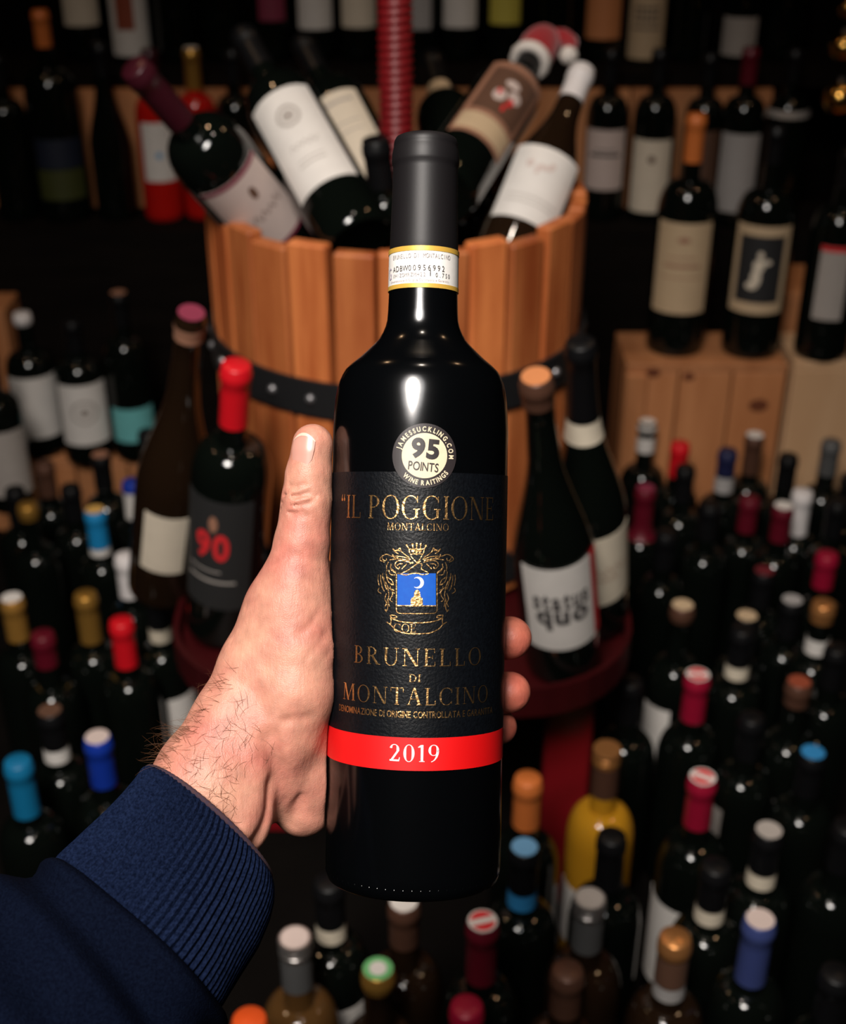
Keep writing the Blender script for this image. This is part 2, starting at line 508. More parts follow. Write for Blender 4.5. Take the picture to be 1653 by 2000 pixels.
def join2(*parts):
    V, Fc = [], []
    for v, f in parts:
        b = len(V); V += list(v); Fc += [tuple(i + b for i in q) for q in f]
    return V, Fc


# ------------------------------------------------------------------ the room
def structure(name, me, material, parent=None):
    o = add(name, me, material, parent); o['kind'] = 'structure'
    return o


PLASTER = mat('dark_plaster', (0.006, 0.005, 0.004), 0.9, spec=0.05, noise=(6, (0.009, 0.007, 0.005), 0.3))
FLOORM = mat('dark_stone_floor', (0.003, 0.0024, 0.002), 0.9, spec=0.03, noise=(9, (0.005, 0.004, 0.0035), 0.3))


def slab(name, x0, x1, y0, y1, z0, z1, material):
    me = box_mesh(name, x1 - x0, y1 - y0, z1 - z0)
    o = structure(name, me, material)
    o.location = ((x0 + x1) / 2, (y0 + y1) / 2, (z0 + z1) / 2)
    return o


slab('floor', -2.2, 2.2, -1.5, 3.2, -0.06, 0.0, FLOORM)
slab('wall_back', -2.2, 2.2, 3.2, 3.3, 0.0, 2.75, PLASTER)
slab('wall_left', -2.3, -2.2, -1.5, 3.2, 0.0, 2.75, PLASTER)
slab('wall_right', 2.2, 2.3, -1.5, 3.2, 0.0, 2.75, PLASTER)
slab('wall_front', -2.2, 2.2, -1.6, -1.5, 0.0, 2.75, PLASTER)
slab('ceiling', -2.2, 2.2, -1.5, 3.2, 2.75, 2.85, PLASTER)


# ------------------------------------------------------------------ wooden crates, shelf step
def crate(x0, x1, y0, y1, z0, z1, label, wood=CRATEWOOD, nplank=2, lid=True, vertical=True, batten=0.0):
    root = empty('wooden_crate', Matrix.Translation(((x0 + x1) / 2, (y0 + y1) / 2, z0)), label, 'crate', 'wooden crates')
    w, d, h, t = x1 - x0, y1 - y0, z1 - z0, 0.014

    def part(nm, sx, sy, sz, c):
        o = add(nm, box_mesh('crate', round(sx, 4), round(sy, 4), round(sz, 4), 0.0015), wood, root); o.location = c
    if vertical:
        pw = w / nplank
        for i in range(nplank):
            part('plank', pw - 0.003, t, h, (-w / 2 + pw * (i + 0.5), -d / 2 + t / 2, h / 2))
    else:
        ph = h / nplank
        for i in range(nplank):
            part('plank', w, t, ph - 0.003, (0, -d / 2 + t / 2, ph * (i + 0.5)))
    if batten:
        part('corner_batten', batten, 0.012, h, (-w / 2 + batten / 2, -d / 2 - 0.0062, h / 2))
    part('side_board', t, d - 2 * t, h, (-w / 2 + t / 2, 0, h / 2))
    part('side_board', t, d - 2 * t, h, (w / 2 - t / 2, 0, h / 2))
    part('back_board', w, t, h, (0, d / 2 - t / 2, h / 2))
    if lid: part('lid', w, d, t, (0, 0, h + t / 2))
    else: part('bottom_board', w - 2 * t, d - 2 * t, t, (0, 0, t / 2))
    return root


CRZ = 0.385                                                       # top of the right-hand crates
pl = on_z(1224, 712, CRZ); pr = on_z(1541, 712, CRZ)
kc = crate(pl.x, pr.x, 1.95, 2.085, 0, CRZ - 0.014, 'knotty wooden crate carrying the two big bottles on the right', nplank=3, batten=0.034)
crate(pr.x + 0.012, pr.x + 0.34, 1.96, 2.085, 0, CRZ - 0.014, 'pale plywood crate beside the knotty crate at the right edge', wood=PALEWOOD, nplank=1)
crate(pr.x + 0.004, 1.0, 2.10, 2.24, 0, 0.435, 'tall wooden crate behind the pale plywood crate', nplank=3)
for kx, ky, ks in ((1276, 728, 0.010), (1346, 736, 0.008), (1482, 792, 0.013), (1420, 900, 0.007)):
    kp = on_y(kx, ky, 1.95)
    kn = add('knot', lathe(('knot', ks), [(ks, -0.0006), (ks * 0.96, 0.0003), (ks * 0.45, 0.0005), (0, 0.0004)], 18), mat('knot_wood', (0.17, 0.045, 0.014), 0.6, noise=(90, (0.10, 0.025, 0.01), 0.3)), kc)
    kn.location = (kp.x - (pl.x + pr.x) / 2, 1.95 - 2.0175, kp.z); kn.rotation_euler = (math.pi / 2, 0, 0); kn.scale = (1.25, 0.9, 1)
# left crate, carries the white-labelled bottles
q0 = on_y(-60, 896, 2.08); q1 = on_y(350, 896, 2.08)
LCZ = q0.z
crate(q0.x, q1.x, 2.08, 2.24, 0, LCZ - 0.014, 'low orange-wood crate carrying the white-labelled bottles on the left', nplank=4)
crate(-1.05, -0.752, 2.25, 2.34, 0, 0.345, 'upright wooden crate behind the white-labelled bottles at the left edge', nplank=3)

# stepped back shelf: dark lower step, wooden riser boards, dark upper step
STEP2, STEP1 = 0.475, 0.717
Y2A, Y2B, Y1B = 2.345, 2.52, 2.80
shelf = empty('stepped_shelf', Matrix.Translation((0, Y2A, 0)), 'dark stepped display shelf with wooden riser along the back wall', 'shelf')
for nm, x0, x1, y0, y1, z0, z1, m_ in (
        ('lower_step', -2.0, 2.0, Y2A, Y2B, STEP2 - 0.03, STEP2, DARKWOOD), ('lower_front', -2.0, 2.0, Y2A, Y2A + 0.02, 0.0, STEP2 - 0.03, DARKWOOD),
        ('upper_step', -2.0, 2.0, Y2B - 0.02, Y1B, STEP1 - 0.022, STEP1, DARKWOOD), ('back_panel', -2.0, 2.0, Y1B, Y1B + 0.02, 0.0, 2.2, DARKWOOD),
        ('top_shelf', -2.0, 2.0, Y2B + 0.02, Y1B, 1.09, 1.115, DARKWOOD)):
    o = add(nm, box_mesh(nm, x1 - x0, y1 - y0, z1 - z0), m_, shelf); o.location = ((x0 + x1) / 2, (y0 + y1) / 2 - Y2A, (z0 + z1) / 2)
xb = -1.02
for wd in (0.30, 0.27, 0.29, 0.26, 0.28, 0.26):
    o = add('riser_board', box_mesh('riser', wd - 0.004, 0.016, STEP1 - STEP2 - 0.024), CRATEWOOD, shelf)
    o.location = (xb + wd / 2, Y2B - 0.03 - Y2A, (STEP1 + STEP2 - 0.022) / 2); xb += wd


# ------------------------------------------------------------------ bottles
def profile(kind, h, r):
    rn = 0.0138
    if kind == 'bordeaux':
        P = [(0, 0.004), (r * 0.6, 0.002), (r * 0.90, 0.0), (r * 0.985, 0.004), (r, 0.012), (r, 0.30 * h), (r, 0.60 * h)]
        z0, z1 = 0.60 * h, 0.735 * h
        for i in range(1, 9):
            t = i / 8
            rr = rn * 1.06 + (r - rn * 1.06) * (math.cos(t * math.pi / 2) ** 0.75)
            P.append((rr, z0 + (z1 - z0) * (math.sin(t * math.pi / 2) ** 0.95)))
        P += [(rn * 1.02, 0.77 * h)]
    else:                                                          # sloping shoulders
        P = [(0, 0.004), (r * 0.6, 0.002), (r * 0.90, 0.0), (r * 0.985, 0.004), (r, 0.012), (r, 0.25 * h), (r, 0.44 * h)]
        z0, z1 = 0.44 * h, 0.80 * h
        for i in range(1, 10):
            t = i / 9
            s = t * t * (3 - 2 * t)
            s = 0.55 * s + 0.45 * math.sin(t * math.pi / 2) ** 1.2
            P.append((r + (rn * 1.1 - r) * s, z0 + (z1 - z0) * t))
    P += [(rn, 0.86 * h), (rn, h - 0.018), (rn + 0.0012, h - 0.016), (rn + 0.0012, h - 0.008), (rn, h - 0.006), (rn - 0.001, h), (0, h)]
    return P


def rad_at(P, z):
    for (r0, z0), (r1, z1) in zip(P[2:], P[3:]):
        if z0 <= z <= z1 and z1 > z0:
            return r0 + (r1 - r0) * (z - z0) / (z1 - z0)
    return P[-2][0]


def face_camera(p, yaw=0.0):
    return math.atan2(-(p.x - CAM.x), (p.y - CAM.y)) + yaw if True else 0


def bottle(label, group, pos=None, mw=None, h=0.31, r=0.0375, kind='bordeaux', glass=None, fo='black', flen=0.055, top=None,
           screw=False, band=None, lab=None, lab2=None, yaw=0.0, prints=(), shoulder=None):
    glass = glass or GLASS
    P = profile(kind, h, r)
    if mw is None:
        mw = Matrix.Translation(pos) @ Matrix.Rotation(face_camera(pos, yaw), 4, 'Z')
    root = empty('wine_bottle', mw, label, 'bottle', group)
    add('glass', lathe(('gl', kind, h, r), P, 32), glass, root)
    if fo:
        z0 = h - flen
        zs = [z0 + (h - 0.0185 - z0) * i / 5 for i in range(6)]
        e = 0.0006
        Q = [(rad_at(P, z0) + 0.0001, z0 - 0.0001)] + [(rad_at(P, z) + e, z) for z in zs]
        Q += [(0.0138 + 0.0012 + e, h - 0.0165), (0.0138 + 0.0012 + e, h - 0.0075), (0.0138 + e, h - 0.0058), (0.0138 + e * 0.8, h - 0.001), (0.0128, h + 0.0006), (0, h + 0.0007)]
        if screw:
            Q = [(0.0150, h - 0.019), (0.0153, h - 0.0185), (0.0153, h - 0.0125), (0.0146, h - 0.012), (0.0153, h - 0.0112), (0.0153, h - 0.0072), (0.0146, h - 0.0066),
                 (0.0153, h - 0.0058), (0.0153, h - 0.0005), (0.0146, h + 0.0006), (0, h + 0.0007)]
            add('screw_cap', lathe(('sc', kind, h, r, flen), Q, 32), foil(fo), root)
            z1 = h - 0.0195
            zs = [z0 + (z1 - z0) * i / 5 for i in range(6)]
            Q = [(rad_at(P, z) + 0.0009, z) for z in zs] + [(0.012, z1)]
            add('cap_skirt', lathe(('sk', kind, h, r, flen), Q, 32), foil('grey' if fo != 'copper' else 'brown'), root)
        else:
            add('capsule', lathe(('fo', kind, h, r, flen), Q, 32), foil(fo), root)
    if top:
        zt = h + 0.0009
        if top[0] == 'disc':
            add('cap_top', lathe(('disc', h), [(0.0128, zt - 0.0002), (0.0128, zt + 0.0002), (0, zt + 0.0002)], 28), paper(top[1]), root)
        elif top[0] == 'stripe':
            add('cap_top', lathe(('disc', h), [(0.0134, zt - 0.0002), (0.0134, zt + 0.0002), (0, zt + 0.0002)], 28), paper('white'), root)
            for sgn in (1, -1):
                vv, ff = [], []
                a0 = math.asin(0.28)
                for i in range(13):
                    a = a0 + (math.pi - 2 * a0) * i / 12
                    vv.append((0.0116 * math.cos(a), sgn * 0.0116 * math.sin(a), zt + 0.0004))
                o = add('red_segment', mesh_from('seg', vv, [tuple(range(13)) if sgn > 0 else tuple(range(12, -1, -1))], False), paper('red'), root)
                o.rotation_euler.z = top[1]
        elif top[0] == 'ringed':
            add('cap_top', lathe(('disc', h), [(0.0134, zt - 0.0002), (0.0134, zt + 0.0002), (0, zt + 0.0002)], 28), paper(top[1]), root)
            add('cap_emblem', lathe(('disc2', h), [(0.0078, zt + 0.0002), (0.0078, zt + 0.0005), (0, zt + 0.0005)], 24), paper(top[2]), root)
    for bd in ([band] if band and not isinstance(band, list) else (band or [])):
        zt, hh, c = bd[0], bd[1], bd[2]
        z1 = h - zt; z0 = z1 - hh
        zs = [z0 + (z1 - z0) * i / 4 for i in range(5)]
        Q = [(rad_at(P, z) + 0.0009, z) for z in zs]
        add('neck_label', lathe(('nb', kind, h, r, zt, hh), Q, 32), paper(c), root)
    for lb in (lab, lab2):
        if not lb:
            continue
        z0, z1, half, c = lb[:4]
        yw = lb[4] if len(lb) > 4 else 0.0
        me = mesh_from('label', *cyl_patch(r, -half + yw, half + yw, z0 * h, z1 * h, 0.0004))
        lo = add('label', me, paper(c), root)
        if lb is lab:
            for pr_ in prints:
                nm, VF, c2 = pr_
                s0, s1 = (-half + yw) * r, (half + yw) * r
                VF = ([(s0 + (s1 - s0) * x, (z0 + (z1 - z0) * y) * h) for x, y in VF[0]], VF[1])
                m2 = wrap2d(VF[0], VF[1], r, 0.0007, 0.004)
                add(nm, m2, paper(c2), lo)
    return root


# flat print helpers in label space (0..1)
def hline(y, x0=0.15, x1=0.85, t=0.02): return ([(x0, y), (x1, y), (x1, y + t), (x0, y + t)], [(0, 1, 2, 3)])
def lines(*rows): return join2(*[hline(*r_) for r_ in rows])
def blob(cx, cy, rx, ry, n=20): return ([(cx + rx * math.cos(2 * math.pi * i / n), cy + ry * math.sin(2 * math.pi * i / n)) for i in range(n)], [tuple(range(n))])
def ell_ring(cx, cy, rx, ry, t, n=28):
    V, Fc = [], []
    for i in range(n):
        a = 2 * math.pi * i / n
        V += [(cx + rx * math.cos(a), cy + ry * math.sin(a)), (cx + rx * (1 - t) * math.cos(a), cy + ry * (1 - t) * math.sin(a))]
    for i in range(n):
        j = (i + 1) % n; Fc.append((2 * i, 2 * j, 2 * j + 1, 2 * i + 1))
    return V, Fc
def scribble(x0, x1, y, amp, n=9, w=0.012):
    pts = [(x0 + (x1 - x0) * i / n, y + amp * (1 if i % 2 else -1) * (0.5 + 0.5 * random.random())) for i in range(n + 1)]
    return stroke2(spline(pts, 4), w)


GF = 'bottles crowded on the floor'
GT = 'bottles standing on the press tray'
GB = 'bottles leaning in the press basket'
GS = 'bottles on the lower shelf step'
GU = 'bottles on the upper shelf step'
GC = 'bottles on the wooden crates'

# ---- floor bottles: (cap pixel) and height fix where each one stands
FLOOR = []
PRESS_LEGS = ((0.166, 1.195), (-0.20, 1.32), (0.16, 1.62), (-0.20, 1.62))


def FB(px, py, label, h=0.31, **k):
    FLOOR.append([float(px), float(py), h, k.get('r', 0.0375), label, k])


def build_floor():
    """neighbours that would touch are eased apart: along the line of sight by their height, sideways by a few millimetres"""
    home = [(b[0], b[2]) for b in FLOOR]
    for it in range(400):
        pos = [on_z(b[0], b[1], b[2]) for b in FLOOR]
        worst = 0
        for i in range(len(FLOOR)):
            for j in range(i):
                d = Vector((pos[i].x - pos[j].x, pos[i].y - pos[j].y)); need = FLOOR[i][3] + FLOOR[j][3] + 0.0015
                gap = need - d.length
                if gap <= 0: continue
                worst = max(worst, gap)
                u = d.normalized() * gap * 0.3
                for k_, sg in ((i, 1), (j, -1)):
                    b = FLOOR[k_]
                    b[0] = min(home[k_][0] + 26, max(home[k_][0] - 26, b[0] + sg * u.x * 1900))
                    b[2] = min(0.352, max(0.255, b[2] - sg * u.y * 0.62))
        for lx, ly in PRESS_LEGS:
            for k_, b in enumerate(FLOOR):
                d = Vector((pos[k_].x - lx, pos[k_].y - ly)); gap = b[3] + 0.029 - d.length
                if gap > 0:
                    worst = max(worst, gap); u = d.normalized() * gap * 0.6
                    b[0] = min(home[k_][0] + 26, max(home[k_][0] - 26, b[0] + u.x * 1900)); b[2] = min(0.352, max(0.255, b[2] - u.y * 0.62))
        for b in FLOOR:
            p = on_z(b[0], b[1], b[2]); lim = 1.95 if p.x > 0 else 2.08
            if p.y > lim - b[3] - 0.002: b[2] = min(0.36, b[2] + 0.002)
        if worst < 0.0004: break
    for px, py, h, r, label, k in FLOOR:
        p = on_z(px, py, h); p.z = 0.0
        bottle(label, GF, pos=p, h=h, **k)


#FLOOR_BEGIN
FB(33, 1168, 'bottle with ochre foil and broad white cap top at the left edge', fo='ochre', flen=0.06, top=('disc', 'white'), lab=(0.2, 0.5, 0.9, 'darkred', 0.9))
FB(78, 1238, 'bottle with dull dark red foil beside the ochre-foiled bottle', h=0.285, fo='darkred', flen=0.045)
FB(160, 1160, 'bottle with long gold foil and coppery top standing alone left of the white foil', fo='gold', flen=0.07)
FB(185, 996, 'bottle with bright blue foil, gold top and white ring at the neck', h=0.30, fo='azure', flen=0.058, top=('disc', 'gold'), band=(0.059, 0.011, 'white'))
FB(245, 1085, 'bottle with plain white foil in front of the cream-labelled tray bottle', h=0.30, fo='white', flen=0.062)
FB(238, 1212, 'bottle with bright red foil in the left crowd', h=0.305, fo='red', flen=0.065)
FB(303, 1160, 'black bottle with white neck ring right of the red foil', h=0.30, fo='black', flen=0.048, band=(0.049, 0.019, 'cream'), lab=(0.2, 0.52, 0.8, 'white', 0.75))
FB(97, 1388, 'bottle with flat grey-brown cap and white neck ring at lower left', h=0.30, fo='black', flen=0.048, top=('disc', 'brown'), band=(0.049, 0.018, 'white'))
FB(190, 1440, 'bottle with royal blue foil and pale mauve top above the sleeve', h=0.315, fo='blue', flen=0.062, top=('disc', 'pinkish'))
FB(34, 1486, 'bottle with teal blue foil in the lower left corner', h=0.315, fo='teal', flen=0.07)
FB(53, 985, 'bottle with short brassy cap under the low crate', h=0.285, fo='gold', flen=0.022)
FB(28, 955, 'black-capped bottle at the left edge below the low crate', h=0.27)
FB(86, 905, 'dark brown-capped bottle just below the low crate', h=0.27, fo='brown')
FB(137, 950, 'black-capped bottle between brassy cap and bright blue foil', h=0.275)
FB(202, 888, 'tall black bottle with copper-coloured cap top beside the crate edge', h=0.285, top=('disc', 'bronze'))
FB(257, 940, 'bottle with blue cap, white neck wrap and white label beside the smoky tray bottle', h=0.275, fo='blue', flen=0.014, band=(0.015, 0.045, 'white'), lab=(0.2, 0.62, 0.85, 'white', 0.25))
FB(281, 843, 'bottle with upright white label just left of the smoky tray bottle', h=0.31, lab=(0.25, 0.64, 0.95, 'white', 0.1))
FB(577, 1832, 'amber bottle with ribbed silver screw cap in front of the sleeve', fo='silver', flen=0.058, screw=True, glass=AMBER, top=('disc', 'pinkish'))
FB(655, 1722, 'black bottle with pale neck ring behind the silver screw cap', fo='black', flen=0.05, band=(0.052, 0.018, 'cream'), lab=(0.2, 0.55, 0.75, 'white', 0.5))
FB(773, 1762, 'amber-necked bottle with white cap top right under the held bottle', fo='brown', flen=0.05, top=('disc', 'white'), glass=BROWNGLASS)
FB(741, 1893, 'bottle with green, white and gold cap at the bottom edge', h=0.30, fo='gold', flen=0.02, top=('ringed', 'green', 'white'), glass=BROWNGLASS)
FB(943, 1800, 'bottle with red and white striped cap top below the held bottle', h=0.32, fo='darkred', flen=0.07, top=('stripe', 0.35))
FB(912, 1965, 'bottle with plain dark red cap at the bottom edge', h=0.30, fo='crimson', flen=0.04)
FB(487, 1990, 'bottle with orange-red cap cut by the bottom edge', h=0.33, fo='vermilion', flen=0.05)
FB(1032, 1520, 'bottle with orange foil just right of the held bottle', fo='orange', flen=0.062)
FB(1025, 1655, 'bottle with sky blue cap top and blue neck label', fo='black', flen=0.05, top=('disc', 'skyblue'), band=(0.053, 0.02, 'blue'))
FB(1187, 1462, 'yellow wine bottle with ribbed copper screw cap', h=0.315, fo='copper', flen=0.06, screw=True, glass=YELLOW, lab=(0.15, 0.42, 0.9, 'white', -0.5))
FB(1196, 1632, 'black-capped bottle in front of the yellow wine', h=0.30, fo='black', flen=0.065)
FB(1152, 1755, 'bottle with ribbed grey screw cap in the lower right crowd', fo='silver', flen=0.06, screw=True, top=('disc', 'faint'), glass=BROWNGLASS)
FB(1110, 1895, 'bottle with dim brown cap near the bottom edge', h=0.295, fo='brown', flen=0.05, glass=BROWNGLASS)
FB(1320, 1830, 'bottle with copper cap and silvery neck ring at lower right', h=0.315, fo='copper', flen=0.018, band=[(0.019, 0.034, 'brown'), (0.054, 0.016, 'grey')], glass=BROWNGLASS)
FB(1373, 1518, 'nearer of the two red-foiled bottles with red and white striped tops', h=0.32, fo='crimson', flen=0.062, top=('stripe', -0.25), lab=(0.12, 0.5, 0.9, 'white', -0.7))
FB(1374, 1318, 'farther of the two red-foiled bottles with red and white striped tops', h=0.315, fo='crimson', flen=0.062, top=('stripe', 0.2))
FB(1452, 1228, 'black bottle with cream neck ring behind the farther striped cap', h=0.305, fo='black', flen=0.05, band=(0.051, 0.018, 'cream'))
FB(1334, 1182, 'tall bottle with copper-grey cap and long white label turned left', h=0.315, fo='brown', flen=0.02, top=('disc', 'tan'), lab=(0.12, 0.56, 0.55, 'white', -0.55))
FB(1603, 1178, 'bottle with orange-gold cap and white neck ring at the right edge', h=0.305, fo='copper', flen=0.025, band=[(0.05, 0.022, 'white')])
FB(1607, 1082, 'bottle with dark red foil behind the orange-gold cap', h=0.30, fo='crimson', flen=0.05)
FB(1509, 1115, 'black bottle with small red cap top in the right crowd', h=0.27, fo='black', top=('disc', 'darkred'))
FB(1459, 1203, 'black bottle with tan cap top in the right crowd', h=0.275, fo='black', top=('disc', 'tan'))
FB(1551, 1172, 'black bottle with grey cap top in the right crowd', h=0.27, fo='black', top=('disc', 'grey'))
FB(1562, 1332, 'bottle with dull rust-coloured cap at the right', h=0.30, fo='brown', flen=0.03, top=('disc', 'rust'), lab=(0.2, 0.5, 0.5, 'grey', -0.6))
FB(1576, 1470, 'bottle with small blue cap top at the right', h=0.28, fo='black', top=('disc', 'blue'))
FB(1497, 1796, 'bottle with slate blue foil and pale top at the lower right', h=0.32, fo='slate', flen=0.075, top=('disc', 'pinkish'))
FB(1520, 1622, 'black bottle with grey-brown cap and cream neck ring at the right', h=0.30, fo='black', flen=0.05, top=('disc', 'faint'), band=(0.051, 0.018, 'cream'))
FB(1400, 1690, 'black bottle with cream neck ring between slate blue and copper caps', h=0.30, fo='black', flen=0.05, band=(0.051, 0.018, 'cream'))
FB(1640, 1612, 'plain black bottle at the lower right edge', h=0.31)
FB(1625, 1900, 'plain black bottle in the lower right corner', h=0.30)
FB(1465, 1400, 'black bottle with narrow white label facing left', h=0.29, lab=(0.25, 0.6, 0.32, 'faint', -0.8))
FB(1636, 1265, 'black bottle with tan label strip at the right edge', h=0.29, lab=(0.2, 0.6, 0.35, 'tan', -0.4))
FB(1240, 1330, 'plain black bottle behind the long white label', h=0.30)
FB(1280, 824, 'bottle with white cap, black foil and white neck label before the knotty crate', h=0.31, fo='black', flen=0.05, top=('disc', 'white'), band=[(0.001, 0.010, 'white'), (0.024, 0.026, 'white')])
FB(1318, 866, 'bottle with red foil before the knotty crate', h=0.295, fo='red', flen=0.055)
FB(1262, 953, 'bottle with dark red foil and pink cap top', h=0.295, fo='darkred', flen=0.08, top=('disc', 'oxblood'))
FB(1352, 912, 'black-capped bottle right of the red foil before the knotty crate', h=0.29)
FB(1421, 880, 'bottle with navy cap and silver neck before the knotty crate', h=0.305, fo='navy', flen=0.04, band=(0.042, 0.026, 'grey'))
FB(1482, 850, 'bottle with white cap top and brown neck before the knotty crate', h=0.315, fo='brown', flen=0.065, top=('disc', 'white'))
FB(1492, 972, 'bottle with low dark red foil in the far right crowd', h=0.285, fo='darkred')
FB(1548, 890, 'broad black-capped bottle before the pale crate', h=0.30)
FB(1603, 862, 'tall dark grey-capped bottle before the pale crate', h=0.315, fo='grey')
FB(1565, 960, 'bottle with white foil neck before the pale crate', h=0.29, fo='white', flen=0.07)
FB(1524, 988, 'bottle with small white cap top in the far right crowd', h=0.275, fo='darkred', top=('disc', 'white'))
FB(1645, 930, 'black-capped bottle at the right edge before the pale crate', h=0.30)
FB(1392, 985, 'plain black bottle below the navy cap', h=0.29)
FB(1612, 980, 'plain black bottle right of the white foil neck', h=0.29)
FB(1302, 1040, 'plain black bottle below the pink cap top', h=0.29)
#FLOOR_END
build_floor()


# ---- tray bottles
TC = Vector((-0.029, 1.45, 0.0))                                   # axis of the wine press
TRAYZ = 0.385


def TB(top_px, base_px, label, h=0.32, **k):
    """stands on the tray, its neck leaning a little towards the basket"""
    b = on_z(base_px[0], base_px[1], TRAYZ)
    d = RAY(*top_px)
    for _ in range(3):
        oc = CAM - b
        bb = oc.dot(d); cc = oc.dot(oc) - h * h
        disc = max(0.0, bb * bb - cc)
        tips = [CAM + d * (-bb - math.sqrt(disc)), CAM + d * (-bb + math.sqrt(disc))]
        tip = max(tips, key=lambda c: (c - b).normalized().z)
        z = (tip - b).normalized()
        b.z = TRAYZ + k.get('r', 0.04) * 0.92 * math.sqrt(max(0, 1 - z.z * z.z)) + 0.0005
    tocam = (CAM - b).normalized()
    y = -(tocam - z * tocam.dot(z)).normalized(); x = y.cross(z).normalized()
    m = Matrix(((x.x, y.x, z.x, b.x), (x.y, y.y, z.y, b.y), (x.z, y.z, z.z, b.z), (0, 0, 0, 1)))
    return bottle(label, GT, mw=m, h=h, **k)


gothic = join2(fit(sans_text('90', 0.03), 0.24, 0.70, 0.47, 0.72, False))
TB((462, 712), (440, 1232), 'black bottle with red foil and charcoal label beside the thumb', h=0.345, r=0.042, fo='red', flen=0.068,
   lab=(0.18, 0.60, 0.95, 'charcoal', -0.35), prints=(('red_emblem', gothic, 'red'), ('crest_print', blob(0.48, 0.80, 0.06, 0.07), 'bronze'), ('text_line', lines((0.26, 0.12, 0.8, 0.02), (0.36, 0.12, 0.6, 0.012)), 'faint')))
TB((374, 612), (321, 1162), 'tall smoky sloping-shouldered bottle with cream label next to the red foil', h=0.40, r=0.0405, kind='burgundy', glass=BROWNGLASS, fo=None, top=('disc', 'oxblood'),
   band=(0.012, 0.016, 'bronze'), lab=(0.17, 0.39, 0.60, 'ivory', -0.12))
TB((1047, 736), (1100, 1300), 'tall brown-necked bottle with black and white status quo label', h=0.385, r=0.041, kind='burgundy', fo='brown', flen=0.03, top=('disc', 'orange'),
   lab=(0.16, 0.47, 0.92, 'white', 0.05), lab2=(0.16, 0.47, 0.16, 'red', 1.13),
   prints=(('brand_text', join2(fit(sans_text('status', 0.035), 0.14, 0.90, 0.51, 0.71, False), fit(sans_text('quo', 0.05), 0.16, 0.88, 0.26, 0.50, False)), 'ink'),))
TB((1134, 668), (1152, 1219), 'black bottle with white neck ring and cream label with handwriting', h=0.375, r=0.042, kind='burgundy', fo='black', flen=0.085, band=(0.087, 0.024, 'cream'),
   lab=(0.16, 0.42, 0.95, 'cream', 0.45), prints=(('handwriting', join2(scribble(0.2, 0.8, 0.5, 0.07), scribble(0.25, 0.7, 0.38, 0.04)), 'bronze'),))

# ------------------------------------------------------------------ the wine press
RIM, BR = 0.81, 0.21
press = empty('wine_press', Matrix.Translation((TC.x, TC.y, 0)), 'small basket wine press of orange wooden staves with black hoops and red screw', 'wine press')
NST = 28
for i in range(NST):
    a = 2 * math.pi * i / NST + 0.03
    wst = 0.0425 + 0.0015 * math.sin(i * 2.3)
    hst = RIM - TRAYZ - 0.012
    o = add('stave', box_mesh('stave', round(wst, 4), 0.017, hst, 0.0022), WOOD, press)
    rr = BR - 0.0085 + 0.0015 * math.sin(i * 5.1)
    dz = 0.004 * math.sin(i * 3.7)
    o.location = (rr * math.sin(a), -rr * math.cos(a), TRAYZ + 0.014 + hst / 2 + dz)
    o.rotation_euler = (0, 0.008 * math.sin(i * 1.9), a)
for zc in (0.652, 0.432):
    hp = add('hoop', lathe(('hoop', zc), [(BR + 0.0022, -0.02), (BR + 0.0062, -0.02), (BR + 0.0062, 0.02), (BR + 0.0022, 0.02), (BR + 0.0022, -0.02)], 72), IRON, press)
    hp.location = (0, 0, zc)
    for i in range(NST):
        a = 2 * math.pi * i / NST + 0.03
        b_ = add('rivet', lathe(('rivet',), [(0.0052, 0), (0.0046, 0.0024), (0.0026, 0.0040), (0, 0.0044)], 10), STEEL, hp)
        b_.location = ((BR + 0.0060) * math.sin(a), -(BR + 0.0060) * math.cos(a), 0.0)
        b_.rotation_euler = (math.pi / 2, 0, a)
# red screw: real helical thread
V, Fc = [], []
seg, pitch, r0, r1, zlo, zhi = 20, 0.0085, 0.0165, 0.0190, 0.42, 1.34
rows = int((zhi - zlo) / pitch * 6)
for j in range(rows + 1):
    for i in range(seg):
        a = 2 * math.pi * i / seg
        z = zlo + (zhi - zlo) * j / rows
        ph = (z / pitch - a / (2 * math.pi)) % 1.0
        r_ = r0 + (r1 - r0) * (0.5 + 0.5 * math.cos(2 * math.pi * ph))
        V.append((r_ * math.cos(a), r_ * math.sin(a), z))
for j in range(rows):
    for i in range(seg):
        k = (i + 1) % seg
        Fc.append((j * seg + i, j * seg + k, (j + 1) * seg + k, (j + 1) * seg + i))
Fc.append(tuple(rows * seg + i for i in range(seg)))
add('screw', mesh_from('screw', V, Fc), REDPAINT, press)
add('press_plate', lathe(('plate',), [(0, 0.598), (0.180, 0.598), (0.182, 0.601), (0.182, 0.622), (0.180, 0.625), (0, 0.625)], 48), DARKWOOD, press)
bm = bmesh.new()


def rrect(x0, x1, y0, y1, rad, z, n=8):
    out = []
    for cx, cy, a0 in ((x1 - rad, y1 - rad, 0), (x0 + rad, y1 - rad, 90), (x0 + rad, y0 + rad, 180), (x1 - rad, y0 + rad, 270)):
        for i in range(n + 1):
            a = math.radians(a0 + 90 * i / n)
            out.append(bm.verts.new((cx + rad * math.cos(a) - TC.x, cy + rad * math.sin(a) - TC.y, z)))
    return out


